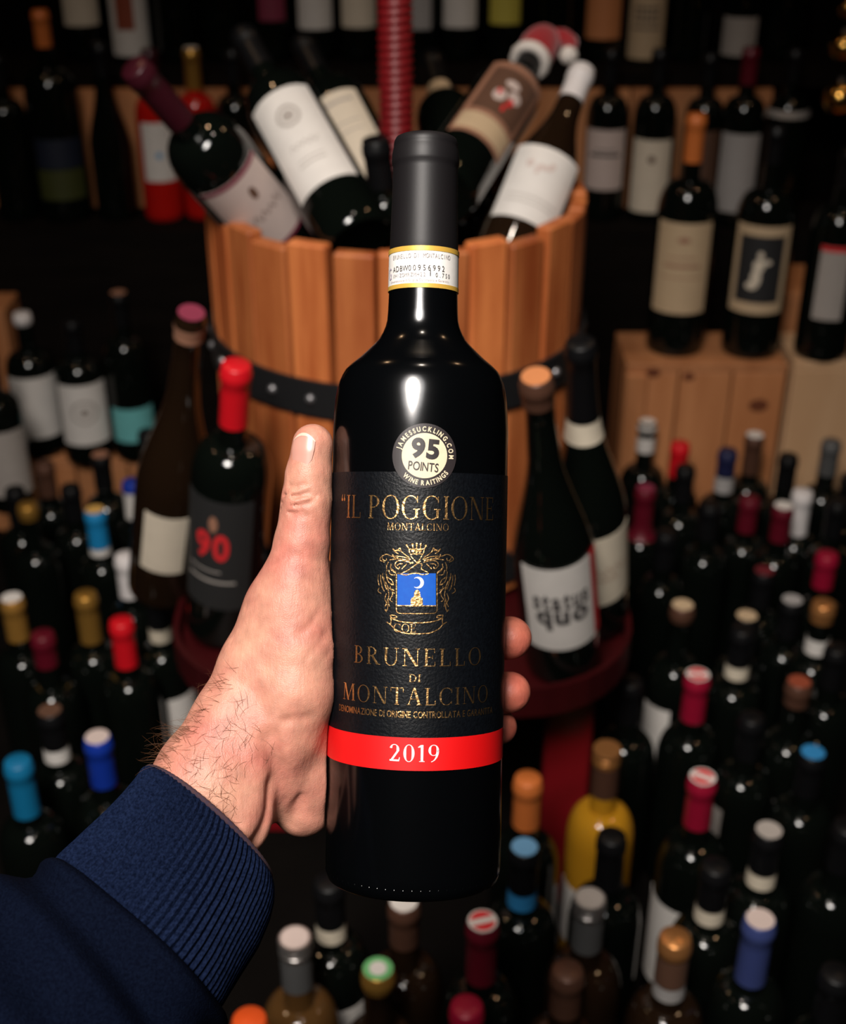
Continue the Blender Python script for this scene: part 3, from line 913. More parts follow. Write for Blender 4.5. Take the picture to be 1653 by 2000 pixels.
TX0, TX1, TY0, TY1 = -0.275, 0.230, 1.085, 1.70
rings = [rrect(TX0 + .02, TX1 - .02, TY0 + .02, TY1 - .02, .11, .362), rrect(TX0, TX1, TY0, TY1, .13, .368), rrect(TX0, TX1, TY0, TY1, .13, .404),
         rrect(TX0 + .006, TX1 - .006, TY0 + .006, TY1 - .006, .125, .404), rrect(TX0 + .009, TX1 - .009, TY0 + .009, TY1 - .009, .12, TRAYZ)]
bm.faces.new(list(reversed(rings[0]))); bm.faces.new(rings[-1])
for A_, B_ in zip(rings, rings[1:]):
    for i in range(len(A_)):
        j = (i + 1) % len(A_); bm.faces.new((A_[i], A_[j], B_[j], B_[i]))
me = bpy.data.meshes.new('tray'); bm.to_mesh(me); bm.free()
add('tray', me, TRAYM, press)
for lx, ly in PRESS_LEGS:
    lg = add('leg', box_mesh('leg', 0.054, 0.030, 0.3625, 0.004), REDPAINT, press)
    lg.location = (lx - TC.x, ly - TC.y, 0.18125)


# ---- basket bottles, leaning: base pixel + direction pixel, each with its depth
def LB(base, tip, label, h, roll=0.0, **k):
    b = W(*base); t = W(*tip)
    z = (t - b).normalized()
    tocam = (CAM - b).normalized()
    y = -(tocam - z * tocam.dot(z)).normalized()                   # local -y faces the camera
    x = y.cross(z).normalized()
    m = Matrix(((x.x, y.x, z.x, b.x), (x.y, y.y, z.y, b.y), (x.z, y.z, z.z, b.z), (0, 0, 0, 1))) @ Matrix.Rotation(roll, 4, 'Z')
    return bottle(label, GB, mw=m, h=h, **k)


LB((620, 543, 1.505), (262, 132, 1.24), 'big round-shouldered bottle with maroon foil and pink-edged label leaning left', 0.34, r=0.0415, fo='maroon', flen=0.075,
   lab=(0.30, 0.60, 0.95, 'pinkish'), prints=(('label_edge', hline(0.95, 0.0, 1.0, 0.05), 'oxblood'), ('label_edge', hline(0.0, 0.0, 1.0, 0.04), 'oxblood'), ('crest_print', blob(0.60, 0.72, 0.05, 0.08), 'brown'), ('handwriting', scribble(0.35, 0.9, 0.45, 0.06), 'brown')))
LB((702, 476, 1.33), (437, 0, 1.47), 'bottle with large white crest label leaning at the front of the basket', 0.31, r=0.0385, fo='black', flen=0.06,
   lab=(0.185, 0.60, 0.98, 'white'), prints=(('crest_print', ell_ring(0.5, 0.72, 0.17, 0.11, 0.25), 'faint'), ('crest_centre', blob(0.5, 0.72, 0.09, 0.055), 'faint'), ('handwriting', scribble(0.3, 0.72, 0.42, 0.035), 'faint'), ('text_line', lines((0.22, 0.3, 0.7, 0.012), (0.27, 0.3, 0.7, 0.008)), 'faint')))
LB((782, 456, 1.54), (550, 4, 1.70), 'bottle with narrow cream label leaning behind the white crest label', 0.325, r=0.0405, fo='black', flen=0.06,
   lab=(0.19, 0.60, 0.85, 'ivory'), prints=(('text_line', lines((0.86, 0.2, 0.85, 0.03), (0.62, 0.3, 0.8, 0.012), (0.52, 0.3, 0.8, 0.012)), 'faint'),))
LB((782, 640, 1.485), (742, 338, 1.385), 'bottle with plain black cap poking up beside the cream label', 0.215, r=0.030, fo='black', flen=0.05)
LB((861, 379, 1.37), (1082, 51, 1.60), 'bottle with bronze picture label leaning right under the small red hat', 0.315, r=0.0385, fo='black', flen=0.06,
   lab=(0.20, 0.66, 0.95, 'bronze'), prints=(('picture', hline(0.32, 0.10, 0.90, 0.60), 'brown'), ('picture_figures', join2(blob(0.40, 0.56, 0.10, 0.08), blob(0.62, 0.62, 0.11, 0.07), blob(0.5, 0.74, 0.12, 0.05)), 'pinkish'),
                                                ('picture_flames', join2(blob(0.38, 0.60, 0.04, 0.04), blob(0.60, 0.54, 0.05, 0.05), blob(0.55, 0.44, 0.03, 0.05)), 'red'), ('text_panel', hline(0.04, 0.06, 0.94, 0.22), 'tan')))
LB((985, 528, 1.435), (1126, 170, 1.50), 'bottle with plain white cap and white label at the right of the basket', 0.268, r=0.041, kind='burgundy', fo='white', flen=0.045, glass=BROWNGLASS,
   lab=(0.16, 0.50, 1.0, 'white'), prints=(('figure_print', join2(blob(0.30, 0.74, 0.05, 0.05), blob(0.50, 0.72, 0.10, 0.035), blob(0.60, 0.77, 0.04, 0.05), blob(0.42, 0.66, 0.03, 0.05)), 'pinkish'), ('text_line', lines((0.30, 0.15, 0.85, 0.012), (0.22, 0.15, 0.85, 0.012)), 'faint')))
LB((930, 470, 1.51), (862, 190, 1.62), 'dark bottle with worn pale neck ring behind the red screw', 0.30, fo='black', flen=0.05, band=(0.055, 0.028, 'tan'))


# ---- small red hat on the bronze bottle's neck
def santa_hat():
    b = W(861, 379, 1.37); t = W(1082, 51, 1.60); z = (t - b).normalized()
    base = b + z * 0.288
    q = Vector((0, 0, 1)).rotation_difference(z)
    root = empty('santa_hat', Matrix.Translation(base) @ q.to_matrix().to_4x4(), 'little red knitted hat with white trim and bobble on a bottle neck', 'hat')
    red = mat('red_felt', (0.34, 0.006, 0.012), 0.9, noise=(150, (0.22, 0.004, 0.008), 0.3), sheen=0.3)
    wht = mat('white_fleece', (0.66, 0.60, 0.55), 0.95, bump=(400, 0.8, 0.002))
    P = spline([(0.0180, -0.002), (0.0225, 0.014), (0.0230, 0.034), (0.0185, 0.052), (0.009, 0.062), (0.002, 0.065)], 4)
    add('hat_cone', lathe(('hat',), list(P) + [(0, 0.0655)], 24), red, root)
    bm = bmesh.new(); R_, r_ = 0.0185, 0.0062
    n, m = 28, 10
    vs = [[bm.verts.new(((R_ + r_ * (1 + .12 * math.sin(i * 3)) * math.cos(2 * math.pi * j / m)) * math.cos(2 * math.pi * i / n), (R_ + r_ * math.cos(2 * math.pi * j / m)) * math.sin(2 * math.pi * i / n), -0.003 + r_ * 1.2 * math.sin(2 * math.pi * j / m))) for j in range(m)] for i in range(n)]
    for i in range(n):
        for j in range(m):
            bm.faces.new((vs[i][j], vs[(i + 1) % n][j], vs[(i + 1) % n][(j + 1) % m], vs[i][(j + 1) % m]))
    me = bpy.data.meshes.new('trim'); bm.to_mesh(me); bm.free()
    for p in me.polygons: p.use_smooth = True
    add('hat_trim', me, wht, root)
    # folded tip hanging to the right with a bobble
    pts = spline([(0, 0, 0.050), (0.014, -0.006, 0.058), (0.030, -0.012, 0.046), (0.036, -0.015, 0.026)], 5)
    V, Fc = [], []
    for i, p in enumerate(pts):
        rr = 0.015 * (1 - 0.55 * i / len(pts))
        for j in range(10):
            a = 2 * math.pi * j / 10
            V.append((p[0] + rr * math.cos(a) * 0.8, p[1] + rr * math.sin(a), p[2] + rr * math.cos(a) * 0.8))
    for i in range(len(pts) - 1):
        for j in range(10):
            Fc.append((i * 10 + j, i * 10 + (j + 1) % 10, (i + 1) * 10 + (j + 1) % 10, (i + 1) * 10 + j))
    add('hat_tip', mesh_from('tip', V, Fc), red, root)
    bm = bmesh.new(); bmesh.ops.create_icosphere(bm, subdivisions=3, radius=0.0105)
    for v in bm.verts:
        v.co *= 1 + 0.07 * math.sin(v.co.x * 900) * math.sin(v.co.y * 800 + v.co.z * 700)
    me = bpy.data.meshes.new('bobble'); bm.to_mesh(me); bm.free()
    o = add('bobble', me, wht, root); o.location = (0.037, -0.016, 0.016)


santa_hat()


# ---- shelf bottles
def SB(px, label, h=0.30, y=2.43, z=STEP2, group=GS, **k):
    d = RAY(px, 260 if z == STEP2 else 60); p = Vector((d.x / d.y * y, y, z))
    # follow the slight lean of the verticals: solve x for the shoulder height
    zz = z + 0.6 * h
    dep = (Vector((0, y, zz)) - CAM).dot(FWD)
    p.x = (px - CX) / F * dep
    return bottle(label, group, pos=p, h=h, **k)


SB(100, 'big black bottle with orange foil and dim blue and lime label', h=0.365, r=0.0475, fo='orange', flen=0.06, lab=(0.12, 0.27, 1.0, 'lime'), lab2=(0.275, 0.42, 1.0, 'navy'))
SB(209, 'slim black sloping bottle left of the pink wine', h=0.31, r=0.037, kind='burgundy')
SB(304, 'bright red rose wine bottle with white label', h=0.30, r=0.036, glass=ROSE, fo='maroon', lab=(0.25, 0.60, 0.85, 'white'), prints=(('emblem', blob(0.5, 0.45, 0.10, 0.06), 'skyblue'),))
SB(384, 'red rose wine bottle with gold neck and white cap top behind the maroon foil', h=0.30, r=0.036, y=2.44, glass=ROSE, fo='gold', flen=0.07, top=('disc', 'white'), lab=(0.25, 0.60, 0.85, 'white'))
SB(462, 'black bottle half hidden behind the basket bottles on the left', h=0.30)
SB(1187, 'black bottle with pinkish label and one text line left on the lower step', h=0.30, r=0.0385, lab=(0.20, 0.56, 1.05, 'pinkish'), prints=(('text_line', lines((0.56, 0.15, 0.85, 0.05), (0.66, 0.25, 0.75, 0.02)), 'ink'),))
SB(1280, 'black bottle with cream label and single dark seal', h=0.30, r=0.0385, lab=(0.06, 0.50, 1.05, 'ivory'), prints=(('seal_print', blob(0.5, 0.74, 0.08, 0.05), 'brown'),))
SB(1376, 'dark bottle with brown label half hidden behind the tan-labelled big bottle', h=0.29, y=2.444, r=0.036, lab=(0.20, 0.56, 1.0, 'brown'))
SB(1452, 'black bottle with dark red foil and tall white label on the lower step', h=0.31, y=2.39, r=0.0385, fo='darkred', flen=0.06, lab=(0.10, 0.55, 1.0, 'grey'))
SB(1538, 'black bottle with small grey neck label at the right of the lower step', h=0.30, r=0.038, band=(0.10, 0.012, 'faint'))
SB(12, 'dark bottle at the left end of the lower step', h=0.29, r=0.038)

U = dict(y=2.64, z=STEP1, group=GU)
SB(145, 'upper shelf bottle with plain cream label at the far left', lab=(0.22, 0.6, 1.0, 'ivory'), **U)
SB(240, 'upper shelf bottle with white-framed rust picture label', lab=(0.04, 0.5, 1.15, 'white'), prints=(('picture', hline(0.34, 0.20, 0.60, 0.50), 'rust'),), **U)
SB(330, 'plain black upper shelf bottle right of the rust picture label', **U)
SB(425, 'plain black upper shelf bottle above the crest label', kind='burgundy', r=0.04, **U)
SB(525, 'upper shelf bottle with purplish red label', lab=(0.25, 0.6, 0.7, 'oxblood'), **U)
SB(611, 'upper shelf bottle with white label left of the red screw', lab=(0.20, 0.6, 0.98, 'white'), **U)
SB(698, 'upper shelf bottle with rounded cream label next to the red screw', lab=(0.21, 0.6, 0.98, 'ivory'), **U)
SB(820, 'upper shelf bottle with dim grey label right behind the red screw', lab=(0.2, 0.6, 0.6, 'grey'), **U)
SB(900, 'upper shelf bottle with white label right of the red screw', lab=(0.21, 0.6, 0.95, 'white'), **U)
SB(990, 'upper shelf bottle with yellow label', lab=(0.23, 0.6, 0.85, 'yellow'), **U)
SB(1090, 'plain black upper shelf bottle behind the small red hat', **U)
SB(1187, 'upper shelf bottle with orange label and white top corner', lab=(0.14, 0.6, 1.0, 'orange'), prints=(('print_corner', ([(0.35, 1.0), (1.0, 1.0), (1.0, 0.70), (0.6, 0.78)], [(0, 3, 2, 1)]), 'white'),), **U)
SB(1274, 'upper shelf bottle with cream label of dark scribbled pattern', lab=(0.02, 0.42, 1.05, 'tan'), prints=(('pattern', join2(*[blob(0.25 + 0.12 * (i % 5), 0.58 + 0.09 * (i // 5), 0.045, 0.03) for i in range(15)]), 'ink'), ('text_line', lines((0.45, 0.15, 0.85, 0.03)), 'ink')), **U)
SB(1358, 'plain dark upper shelf bottle between scribbled and white labels', h=0.26, fo='darkred', **U)
SB(1462, 'upper shelf bottle with square white label right of the scribbled label', lab=(0.04, 0.27, 0.98, 'faint'), **U)
SB(1550, 'plain black upper shelf bottle at the right end', **U)


# ---- crate bottles
def KB(px, py, z, label, h, **k):
    p = on_z(px, py, z)
    return bottle(label, GC, pos=p, h=h, **k)


fig = join2(blob(0.50, 0.72, 0.07, 0.06), blob(0.48, 0.56, 0.13, 0.10), blob(0.44, 0.38, 0.12, 0.14), blob(0.66, 0.62, 0.10, 0.04), blob(0.36, 0.26, 0.14, 0.06))
KB(1316, 678, CRZ, 'big bottle with orange foil and tall tan label on the knotty crate', 0.375, r=0.0465, fo='orange', flen=0.07,
   lab=(0.20, 0.59, 1.02, 'tan'), prints=(('text_line', lines((0.52, 0.2, 0.8, 0.03), (0.62, 0.25, 0.75, 0.012), (0.40, 0.15, 0.85, 0.01)), 'bronze'), ('emblem', blob(0.5, 0.82, 0.10, 0.03), 'bronze')))
KB(1463, 683, CRZ, 'big bottle with black picture label in a tan frame on the knotty crate', 0.36, r=0.0465, fo='black',
   lab=(0.22, 0.61, 1.02, 'tan'), prints=(('picture', hline(0.13, 0.12, 0.88, 0.76), 'black'), ('figure_print', ([(0.15 + 0.7 * x, 0.13 + 0.76 * y) for x, y in fig[0]], fig[1]), 'ivory')))
KB(1600, 690, CRZ, 'dark bottle with narrow white label and red strip on the pale crate', 0.33, r=0.042, lab=(0.22, 0.58, 0.55, 'faint', 0.05), prints=(('label_edge', hline(0.93, 0.0, 1.0, 0.07), 'red'),))
KB(1705, 705, CRZ, 'dark bottle cut by the right edge on the pale crate', 0.33, r=0.040)
for px, py, h_, lb, extra in ((42, 612, 0.258, 'thickset bottle with pale cap and plain white label on the low crate', dict(fo='white', flen=0.012)),
                      (140, 626, 0.255, 'thickset bottle with round faint emblem on its white label on the low crate', dict(fo='black', prints=(('emblem', ell_ring(0.5, 0.55, 0.24, 0.20, 0.2), 'faint'), ('emblem_centre', blob(0.5, 0.55, 0.10, 0.08), 'faint'))))):
    q = on_z(px, py, LCZ + h_); q.z = LCZ
    bottle(lb, GC, pos=q, h=h_, r=0.0425, kind='bordeaux', lab=(0.16, 0.60, 1.12, 'white'), **extra)
q = on_z(231, 572, LCZ + 0.30); q.z = LCZ
bottle('black bottle with teal band label on the low crate', GC, pos=q, h=0.30, r=0.038, top=('disc', 'bronze'), lab=(0.13, 0.34, 1.1, 'teal'))
q = on_z(-25, 690, LCZ + 0.27); q.z = LCZ
bottle('black bottle with off-white label cut by the left edge on the low crate', GC, pos=q, h=0.27, r=0.038, lab=(0.12, 0.55, 1.1, 'faint'))

# gold baubles hanging at the right edge
for i, (px, py, rb, lb) in enumerate(((1648, 92, 0.022, 'upper round gold bauble at the top right edge'), (1640, 192, 0.026, 'lower round gold bauble at the right edge'), (1660, 18, 0.018, 'small gold bauble in the top right corner'))):
    c = on_y(px, py, (2.27, 2.20, 2.34)[i])
    root = empty('gold_bauble', Matrix.Translation(c), lb, 'bauble', 'gold baubles at the right edge')
    add('ball', lathe(('ball', rb), [(0, -rb)] + [(rb * math.sin(math.pi * k / 16), -rb * math.cos(math.pi * k / 16)) for k in range(1, 16)] + [(0, rb)], 24), mat('bauble_gold', (0.75, 0.42, 0.10), 0.22, 1.0), root)
    add('bauble_cap', lathe(('bcap', rb), [(0.005, rb - 0.001), (0.005, rb + 0.006), (0.0, rb + 0.006)], 12), STEEL, root)
    add('string', lathe(('bstr', rb), [(0.0006, rb + 0.005), (0.0006, 2.75 - c.z), (0, 2.75 - c.z)], 6), IRON, root)


# ------------------------------------------------------------------ the held bottle
HD = 0.573
HB = W(806, 1716, HD); HT = W(832.5, 269, HD)
hz = (HT - HB).normalized(); HLEN = (HT - HB).length
hy = (FWD - hz * FWD.dot(hz)).normalized(); hx = hy.cross(hz).normalized()
HM = Matrix(((hx.x, hy.x, hz.x, HB.x), (hx.y, hy.y, hz.y, HB.y), (hx.z, hy.z, hz.z, HB.z), (0, 0, 0, 1)))
HMI = HM.inverted()
HC = HMI @ CAM
hero = empty('wine_bottle', HM, 'black wine bottle held in the hand with gold crest label and red 2019 strip', 'bottle')
HR = 0.0376


def Y(py):                                                         # photo row of the bottle's axis -> height on the bottle
    return (1716 - py) / (1716 - 269) * HLEN


def proj(px, py, R):
    """pixel -> (arc length, height) on the front of the bottle's cylinder"""
    d = HMI.to_3x3() @ RAY(px, py)
    a = d.x * d.x + d.y * d.y; b = HC.x * d.x + HC.y * d.y; c = HC.x ** 2 + HC.y ** 2 - R * R
    q = b * b - a * c
    t = (-b - math.sqrt(max(q, 0))) / a
    p = HC + d * t
    return math.atan2(p.x, -p.y) * R, p.z


NR = 0.0146
prof = [(0, 0.008), (0.020, 0.005), (0.0315, 0.0008), (0.0345, 0.0), (0.0363, 0.0012), (0.0374, 0.0042), (HR, 0.009), (HR, Y(1300)), (HR, Y(1000)), (HR, Y(842))]
for py, w in ((812, 338.5), (783, 334), (765, 328), (749, 320), (737, 310), (726, 298), (714, 274), (703, 247), (690, 219), (677, 192), (665, 170), (652, 155), (640, 145), (628, 139), (612, 136.5), (590, 135)):
    prof.append((w / 2 * HD / F, Y(py)))
prof += [(0.0147, Y(560)), (0.0142, Y(480)), (0.0138, Y(330)), (0.0140, Y(300)), (0.0125, Y(272)), (0, Y(271))]
glass = add('glass', lathe(('hero',), prof, 128), HERO, hero)
# knurl dots round the heel
kb = bmesh.new()
for i in range(64):
    a = 2 * math.pi * i / 64
    mm = Matrix.Translation((0.0368 * math.sin(a), -0.0368 * math.cos(a), 0.0048)) @ Matrix.Rotation(a, 4, 'Z') @ Matrix.Diagonal((0.0009, 0.0009, 0.0013, 1))
    bmesh.ops.create_icosphere(kb, subdivisions=1, radius=1.0, matrix=mm)
me = bpy.data.meshes.new('knurl'); kb.to_mesh(me); kb.free()
for p in me.polygons: p.use_smooth = True
add('heel_knurling', me, HERO, hero)
# capsule
CAPS = mat('matte_black_capsule', (0.0065, 0.0055, 0.0062), 0.48, 0.05, 0.3, bump=(500, 0.04, 0.0004))
cp = [(0.01475, Y(556)), (0.01500, Y(555)), (0.01470, Y(480)), (0.01420, Y(400)), (0.01395, Y(336)), (0.01395, Y(328)), (0.01440, Y(324)), (0.01452, Y(318)), (0.01445, Y(306)), (0.01405, Y(294)), (0.01375, Y(288)), (0.01385, Y(286)), (0.01365, Y(279)),
      (0.0130, Y(272.5)), (0.0118, Y(269.6)), (0.0095, Y(268.6)), (0, Y(268.2))]
add('capsule', lathe(('herocap',), cp, 96), CAPS, hero)
# state neck band: white paper with gold borders and printed code
BANDW = mat('band_paper', (0.70, 0.68, 0.65), 0.6, noise=(250, (0.63, 0.61, 0.58), 0.3))
BANDG = mat('band_gold_ink', (0.62, 0.37, 0.06), 0.45, 0.25)
INK = mat('black_ink', (0.045, 0.04, 0.04), 0.7)
GREYINK = mat('grey_ink', (0.28, 0.25, 0.25), 0.7)


def neck_r(z): return 0.0149 + 0.0003 * (Y(480) - z) / (Y(480) - Y(570))


def zat(px, py, R): return proj(px, py, R)[1]


NB = 0.01512
zb = [zat(828, 561, NB), zat(828, 552.5, NB), zat(828, 488.5, NB), zat(828, 479, NB)]
add('neck_band', lathe(('nb1',), [(NB - 0.0003, zb[0] + 0.0001), (NB, zb[0] + 0.0002), (NB - 0.00012, zb[3] - 0.0002), (NB - 0.0004, zb[3] - 0.0001)], 96), BANDW, hero)
for z0, z1 in ((zb[0], zb[1]), (zb[2], zb[3])):
    add('gold_border', lathe(('nbg', z0), [(NB - 0.0002, z0), (NB + 0.0001, z0), (NB + 0.0001, z1), (NB - 0.0002, z1)], 96), BANDG, hero)


def band_text(nm, VF, x0, x1, y0, y1, m_, R=NB, off=0.00018, keep=True, step=0.0012):
    """fits flat lettering between pixel columns x0..x1 (at mid height) and rows y0 (top) .. y1 (base) given at the bottle's centre line"""
    cx = 806 + (1716 - (y0 + y1) / 2) / 1447 * 26.5
    s0 = proj(x0, (y0 + y1) / 2, R)[0]; s1 = proj(x1, (y0 + y1) / 2, R)[0]
    zt = proj(cx, y0, R)[1]; zz = proj(cx, y1, R)[1]
    V, Fc = fit(VF, s0, s1, zz, zt, keep)
    return add(nm, wrap2d(V, Fc, R, off, step), m_, hero)


band_text('code_text', sans_text('BRUNELLO DI MONTALCINO', 0.0, mono=0.74), 769, 879, 494, 503, GREYINK, step=0.0007)
band_text('code_text', sans_text('ADBW00956992', 0.0, mono=0.78), 769, 868, 517, 528, INK, step=0.0007)
band_text('code_text', sans_text('XHIZOMRZMH22', 0.0, mono=0.78), 769, 831, 532, 539.5, GREYINK, step=0.0007)
band_text('code_text', sans_text('l', 0.0), 840, 841.6, 527, 538.5, INK)
band_text('code_text', sans_text('0.750', 0.0, mono=0.74), 851, 878, 531.5, 540, INK, step=0.0007)
band_text('code_text', sans_text('Denominazione di Origine Controllata e Garantita', 0.0), 765, 876, 544, 548.5, mat('pale_ink', (0.42, 0.34, 0.33), 0.7), step=0.0007)
band_text('code_text', sans_text('G', 0.0), 761.5, 766, 518, 541, mat('mauve_ink', (0.35, 0.30, 0.38), 0.7), step=0.0007)

# main label
LABM = mat('black_label_paper', (0.0012, 0.0016, 0.0026), 0.40, noise=(700, (0.0025, 0.0035, 0.0052), 0.2), bump=(900, 0.4, 0.0005), spec=0.25)
zl_top = zat(822, 922, HR); zl_red1 = zat(811, 1441, HR); zl_red0 = zat(810, 1505.5, HR)
mlab = add('main_label', mesh_from('main_label', *cyl_patch(HR, -1.9, 1.9, zl_red1, zl_top, 0.00022, 64, 4)), LABM, hero)
REDM = mat('red_label_strip', (0.64, 0.002, 0.003), 0.5)
rlab = add('year_strip', mesh_from('year_strip', *cyl_patch(HR, -1.9, 1.9, zl_red0, zl_red1, 0.00024, 64, 1)), REDM, hero)
WHT = mat('white_ink', (0.80, 0.78, 0.78), 0.5)
band_text('year_numerals', serif_text('2019', 0.17), 762, 857, 1454, 1487.5, WHT, HR, 0.00045)
band_text('estate_name', serif_text('“IL POGGIONE', 0.13), 669, 962, 967, 1014, GOLDFOIL, HR, 0.0004)
band_text('place_name', serif_text('MONTALCINO', 0.16), 757, 876, 1022, 1036, GOLDFOIL, HR, 0.0004)
band_text('wine_name', serif_text('BRUNELLO', 0.22), 694, 938, 1266, 1301, GOLDFOIL, HR, 0.0004)
band_text('wine_name', serif_text('DI', 0.1), 799, 822, 1317, 1332, GOLDFOIL, HR, 0.0004)
band_text('wine_name', serif_text('MONTALCINO', 0.20), 672, 951, 1343, 1377, GOLDFOIL, HR, 0.0004)
band_text('small_print', sans_text('DENOMINAZIONE DI ORIGINE CONTROLLATA E GARANTITA', 0.01), 664, 960, 1389, 1402, GOLDFOIL, HR, 0.0004)

# crest: pixel drawing of the gold line work, carried onto the label
def P2(px, py):
    return proj(px, py, HR)


def Z2(u, v):                                                       # coordinates of the 1653x1837 close-up of the crest
    return P2(720 + u * 180 / 1653.0, 1050 + v * 180 / 1653.0)


def crest_strokes(strokes, w, mirror=True):
    parts = []
    for st in strokes:
        for sg in ((1, -1) if mirror else (1,)):
            pts = [Z2(u if sg > 0 else 1730 - u, v) for u, v in spline(st, 5)]
            parts.append(stroke2(pts, w))
    return join2(*parts)


S = 0.206e-3 * 180 / 1653
scrolls = [
    [(740, 360), (640, 290), (590, 240), (570, 180)], [(570, 180), (500, 240), (440, 200), (480, 250), (540, 290)],
    [(760, 390), (600, 340), (420, 330), (330, 300), (240, 340), (215, 400), (290, 440)], [(250, 340), (270, 400), (320, 410), (330, 370)],
    [(740, 410), (560, 380), (380, 400)], [(740, 440), (600, 410), (510, 430), (480, 500), (540, 560), (565, 520)],
    [(410, 470), (410, 570), (500, 640)], [(370, 580), (400, 660), (480, 670)], [(320, 610), (340, 700), (420, 760), (450, 840), (400, 840)],
    [(330, 700), (370, 800), (460, 850)], [(310, 780), (360, 890), (470, 950)], [(185, 660), (180, 760), (200, 860)], [(225, 670), (230, 780), (265, 930)], [(285, 700), (290, 800), (330, 930)],
    [(200, 900), (180, 960), (240, 1005)], [(340, 880), (370, 1000), (360, 1120), (380, 1240)], [(440, 960), (430, 1040), (390, 1110), (430, 1150)],
    [(330, 1000), (300, 1100), (350, 1200), (340, 1300), (300, 1290), (330, 1330)], [(240, 800), (250, 880), (290, 960)], [(260, 640), (265, 720), (290, 790)], [(390, 520), (450, 590), (500, 610)], [(620, 470), (560, 470), (520, 500)],
    [(400, 870), (410, 930), (470, 1000)], [(350, 1100), (330, 1180), (300, 1240)], [(690, 470), (640, 520), (600, 560)], [(440, 300), (470, 360), (540, 360)], [(360, 440), (330, 520), (340, 600)], [(480, 240), (520, 220), (570, 240)]]
crown = [[(690, 140), (730, 210), (740, 270), (770, 310)], [(790, 120), (800, 200), (790, 260)], [(865, 110), (865, 200), (865, 290)], [(770, 240), (820, 230), (865, 250)], [(770, 300), (820, 290), (865, 300)], [(740, 200), (800, 210), (865, 200)]]
band_ = [[(400, 1440), (560, 1500), (760, 1525), (865, 1528)], [(330, 1510), (400, 1560), (480, 1640), (620, 1705), (780, 1722), (865, 1724)], [(330, 1510), (400, 1545), (410, 1450)], [(390, 1390), (430, 1440), (510, 1430), (480, 1395), (390, 1390)]]
shield_u = [[(505, 650), (505, 1000), (505, 1290), (530, 1340), (590, 1358), (865, 1362)]]
cpx = join2(crest_strokes(scrolls, 15 * S), crest_strokes(crown, 17 * S), crest_strokes(band_, 17 * S), crest_strokes(shield_u, 14 * S),
            crest_strokes([[(600, 640), (760, 550), (930, 420)], [(880, 450), (960, 480), (950, 560), (1060, 620)], [(760, 330), (860, 440), (900, 430)], [(960, 320), (900, 420), (860, 450)]], 14 * S, False),
            *[disc2(*Z2(u, v), 17 * S, 12) for u, v in ((690, 135), (790, 115), (865, 110), (940, 118), (1025, 140), (750, 455), (790, 450), (860, 260), (810, 250), (920, 255))])
add('crest', wrap2d(cpx[0], cpx[1], HR, 0.0004, 0.0012), GOLDFOIL, hero)
z_ = [Z2(u, v) for u, v in ((522, 640), (1205, 640), (1205, 1215), (522, 1215))]
BLUE = mat('crest_blue', (0.001, 0.066, 0.38), 0.55, spec=0.25, noise=(600, (0.002, 0.085, 0.42), 0.3))
shield = add('crest_shield', wrap2d(z_, [(3, 2, 1, 0)], HR, 0.00035, 0.0012), BLUE, hero)
# wavy top edge, base line
wv = crest_strokes([[(522, 640), (600, 655), (680, 670), (760, 645), (880, 640), (960, 665), (1040, 655), (1080, 640)]], 18 * S, False)
bl = crest_strokes([[(520, 1218), (860, 1222), (1205, 1222)]], 18 * S, False)
hill = [Z2(u, v) for u, v in ((760, 1215), (760, 1120), (775, 1080), (815, 1060), (822, 980), (840, 945), (875, 932), (905, 945), (925, 985), (932, 1060), (965, 1085), (972, 1120), (972, 1215))]
gg = join2(wv, bl, (hill, [tuple(range(len(hill)))]))
add('crest_hill', wrap2d(gg[0], gg[1], HR, 0.0005, 0.0012), GOLDFOIL, hero)
mo = []
for i in range(15):
    a = math.radians(-128 + 256 * i / 14); mo.append(Z2(888 + 105 * math.cos(a), 806 - 105 * math.sin(a)))
for i in range(15):
    a = math.radians(118 - 236 * i / 14); mo.append(Z2(855 + 78 * math.cos(a), 806 - 82 * math.sin(a)))
quads = [(i, i + 1, 28 - i, 29 - i) for i in range(14)]
add('crest_moon', wrap2d(mo, quads, HR, 0.0005, 0.0012), WHT, hero)
bt = serif_text('COE', 0.1)
s0, zz0 = Z2(455, 1660); s1, zz1 = Z2(850, 1550)
V_, F_ = fit(bt, s0, s1, zz0 - 0.0006, zz1)
add('crest_motto', wrap2d(V_, F_, HR, 0.0004, 0.0012), GOLDFOIL, hero)

# round rating seal
sc_s, sc_z = proj(829.5, 890, HR)
R0 = 0.0130
CREAM = mat('seal_cream', (0.66, 0.55, 0.38), 0.45, noise=(300, (0.58, 0.47, 0.32), 0.3))
SEALB = mat('seal_black', (0.020, 0.015, 0.016), 0.38)
seal = add('rating_seal', wrap2d(*disc2(sc_s, sc_z, R0, 64), HR, 0.0005, 0.0012), SEALB, hero)
add('seal_centre', wrap2d(*disc2(sc_s, sc_z, R0 * 0.70, 56), HR, 0.0007, 0.0012), CREAM, seal)
tilt = math.radians(-5)


def rotp(V, a=tilt): return [(sc_s + x * math.cos(a) - y * math.sin(a), sc_z + x * math.sin(a) + y * math.cos(a)) for x, y in V]


v9, f9 = fit(sans_text('95', 0.045, gap=0.06), -0.0056, 0.0056, -0.0014, 0.0070, False)
vp, fp = fit(sans_text('POINTS', 0.012, gap=0.07), -0.0060, 0.0060, -0.0062, -0.0026, False)
tt = join2((rotp(v9), f9), (rotp(vp), fp))
add('seal_numerals', wrap2d(tt[0], tt[1], HR, 0.0009, 0.0012), SEALB, seal)


